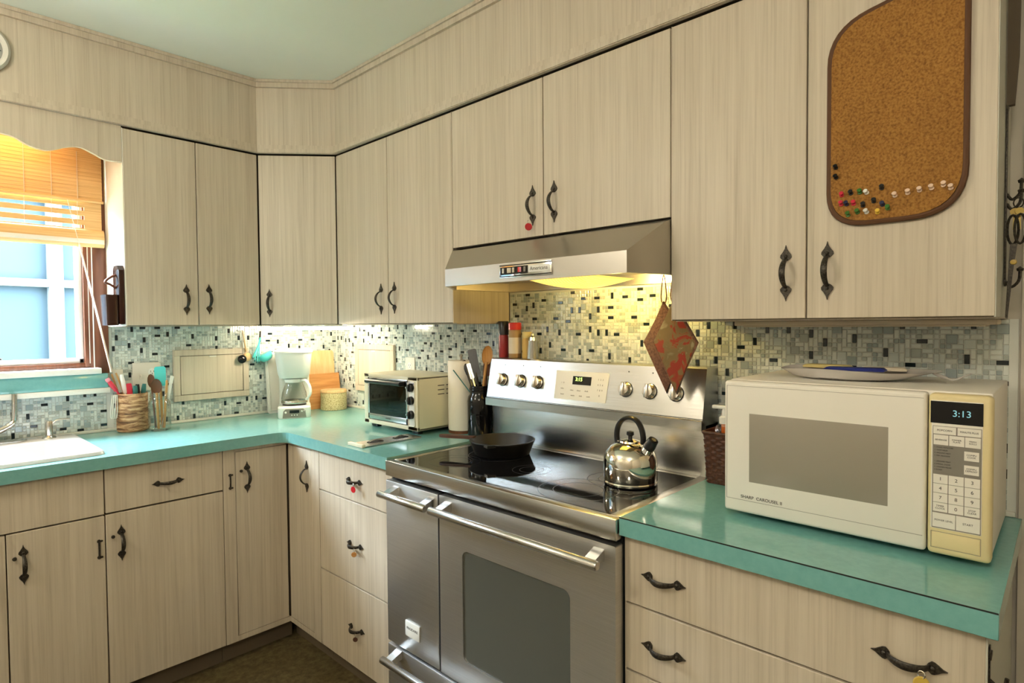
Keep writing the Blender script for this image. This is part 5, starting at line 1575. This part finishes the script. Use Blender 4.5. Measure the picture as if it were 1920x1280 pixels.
# ================================================================== things hanging on the right cupboard's side
YS = -2.9115
rk = thing('key_rack', 'black iron hook rack on the side of the right cupboard', 'hook rack', (-.15, YS-.004, 1.45))
bm = B(); box(bm, -.158, -.142, YS-.004, YS-.0006, 1.43, 1.79, .001)
for z in (1.795, 1.44):
    lathe(bm, [(.010, 0), (.010, .003), (0, .005)], seg=12, Mx=axis_m((-.150, YS-.0006, z), (0, -1, 0)))
obj('back_bar', bm, 'iron', rk)
for z in (1.60, 1.62, 1.44):
    bm = B(); tube(bm, smooth_path([(-.150, YS-.003, z), (-.150, YS-.012, z-.012), (-.150, YS-.024, z), (-.150, YS-.026, z+.022)]), .0028, 8)
    lathe(bm, [(.0050, 0), (.0065, .005), (0, .010)], seg=10, Mx=axis_m((-.150, YS-.026, z+.020), (0, 0, 1))); obj('hook', bm, 'iron', rk)
sc_ = thing('scissors', 'steel scissors with brass pivot hanging from the iron rack', 'scissors', (-.160, YS-.018, 1.36))
bm = B()
for s in (-1, 1):
    lathe_pts = [(-.160+.004*s, YS-.016+.009*cos(a)+s*.006-.004, 1.545+.030*sin(a)) for a in [2*pi*k/16 for k in range(16)]]
    tube(bm, lathe_pts, .0026, 6, closed=True)
obj('finger_ring', bm, 'iron', sc_)
bm = B()
prism(bm, [(-.160, YS-.020, 1.515), (-.160, YS-.010, 1.515), (-.160, YS-.004, 1.365), (-.160, YS-.008, 1.362)], (-.003, 0, 0)); prism(bm, [(-.164, YS-.022, 1.515), (-.164, YS-.012, 1.515), (-.164, YS-.006, 1.372)], (-.003, 0, 0)); obj('blade', bm, 'iron', sc_, smooth=False)
bm = B(); lathe(bm, [(.006, 0), (.005, .004), (0, .005)], seg=12, Mx=axis_m((-.164, YS-.016, 1.478), (-1, 0, 0))); obj('pivot', bm, 'tag_gold', sc_)
ky = thing('key_bunch', 'small brass keys hanging above the scissors', 'keys', (-.150, YS-.018, 1.56))
bm = B(); tube(bm, [(-.150, YS-.022+.008*cos(a), 1.600+.010*sin(a)) for a in [2*pi*k/14 for k in range(14)]], .0014, 6, closed=True); obj('ring', bm, 'iron', ky)
for q in range(2):
    bm = B(); y_ = YS-.016-.008*q
    lathe(bm, [(.0075, -.001), (.0075, .001)], seg=14, Mx=axis_m((-.152-.004*q, y_, 1.582), (1, .2, 0))); box(bm, -.153-.004*q, -.151-.004*q, y_-.0025, y_+.0025, 1.545, 1.577); obj('key', bm, 'tag_gold', ky)
pd = thing('wooden_paddle', 'dark wooden paddle hanging at the top right cupboard side', 'paddle', (-.150, YS-.010, 1.80))
bm = B(); prism(bm, [(-.157, YS-.001, 1.80), (-.157, YS-.014, 1.80), (-.157, YS-.020, 1.90), (-.157, YS-.022, 2.10), (-.157, YS-.001, 2.10)], (.014, 0, 0)); obj('blade', bm, 'carcass', pd, smooth=False)
bm = B(); tube(bm, [(-.150, YS-.008, 2.10), (-.150, YS-.008, 2.13)], .005, 8); obj('grip', bm, 'carcass', pd)
hk = thing('coat_hook', 'small black iron hook on the end of the right base cupboard', 'hook', (-.585, -2.930, .80))
bm = B(); box(bm, -.570, -.558, -2.9295, -2.9272, .76, .845, .001); obj('plate', bm, 'iron', hk)
bm = B(); box(bm, -.576, -.552, -2.9315, -2.9275, .826, .834, .001); tube(bm, smooth_path([(-.564, -2.928, .790), (-.564, -2.945, .780), (-.564, -2.950, .800)]), .003, 8); obj('hook', bm, 'iron', hk)
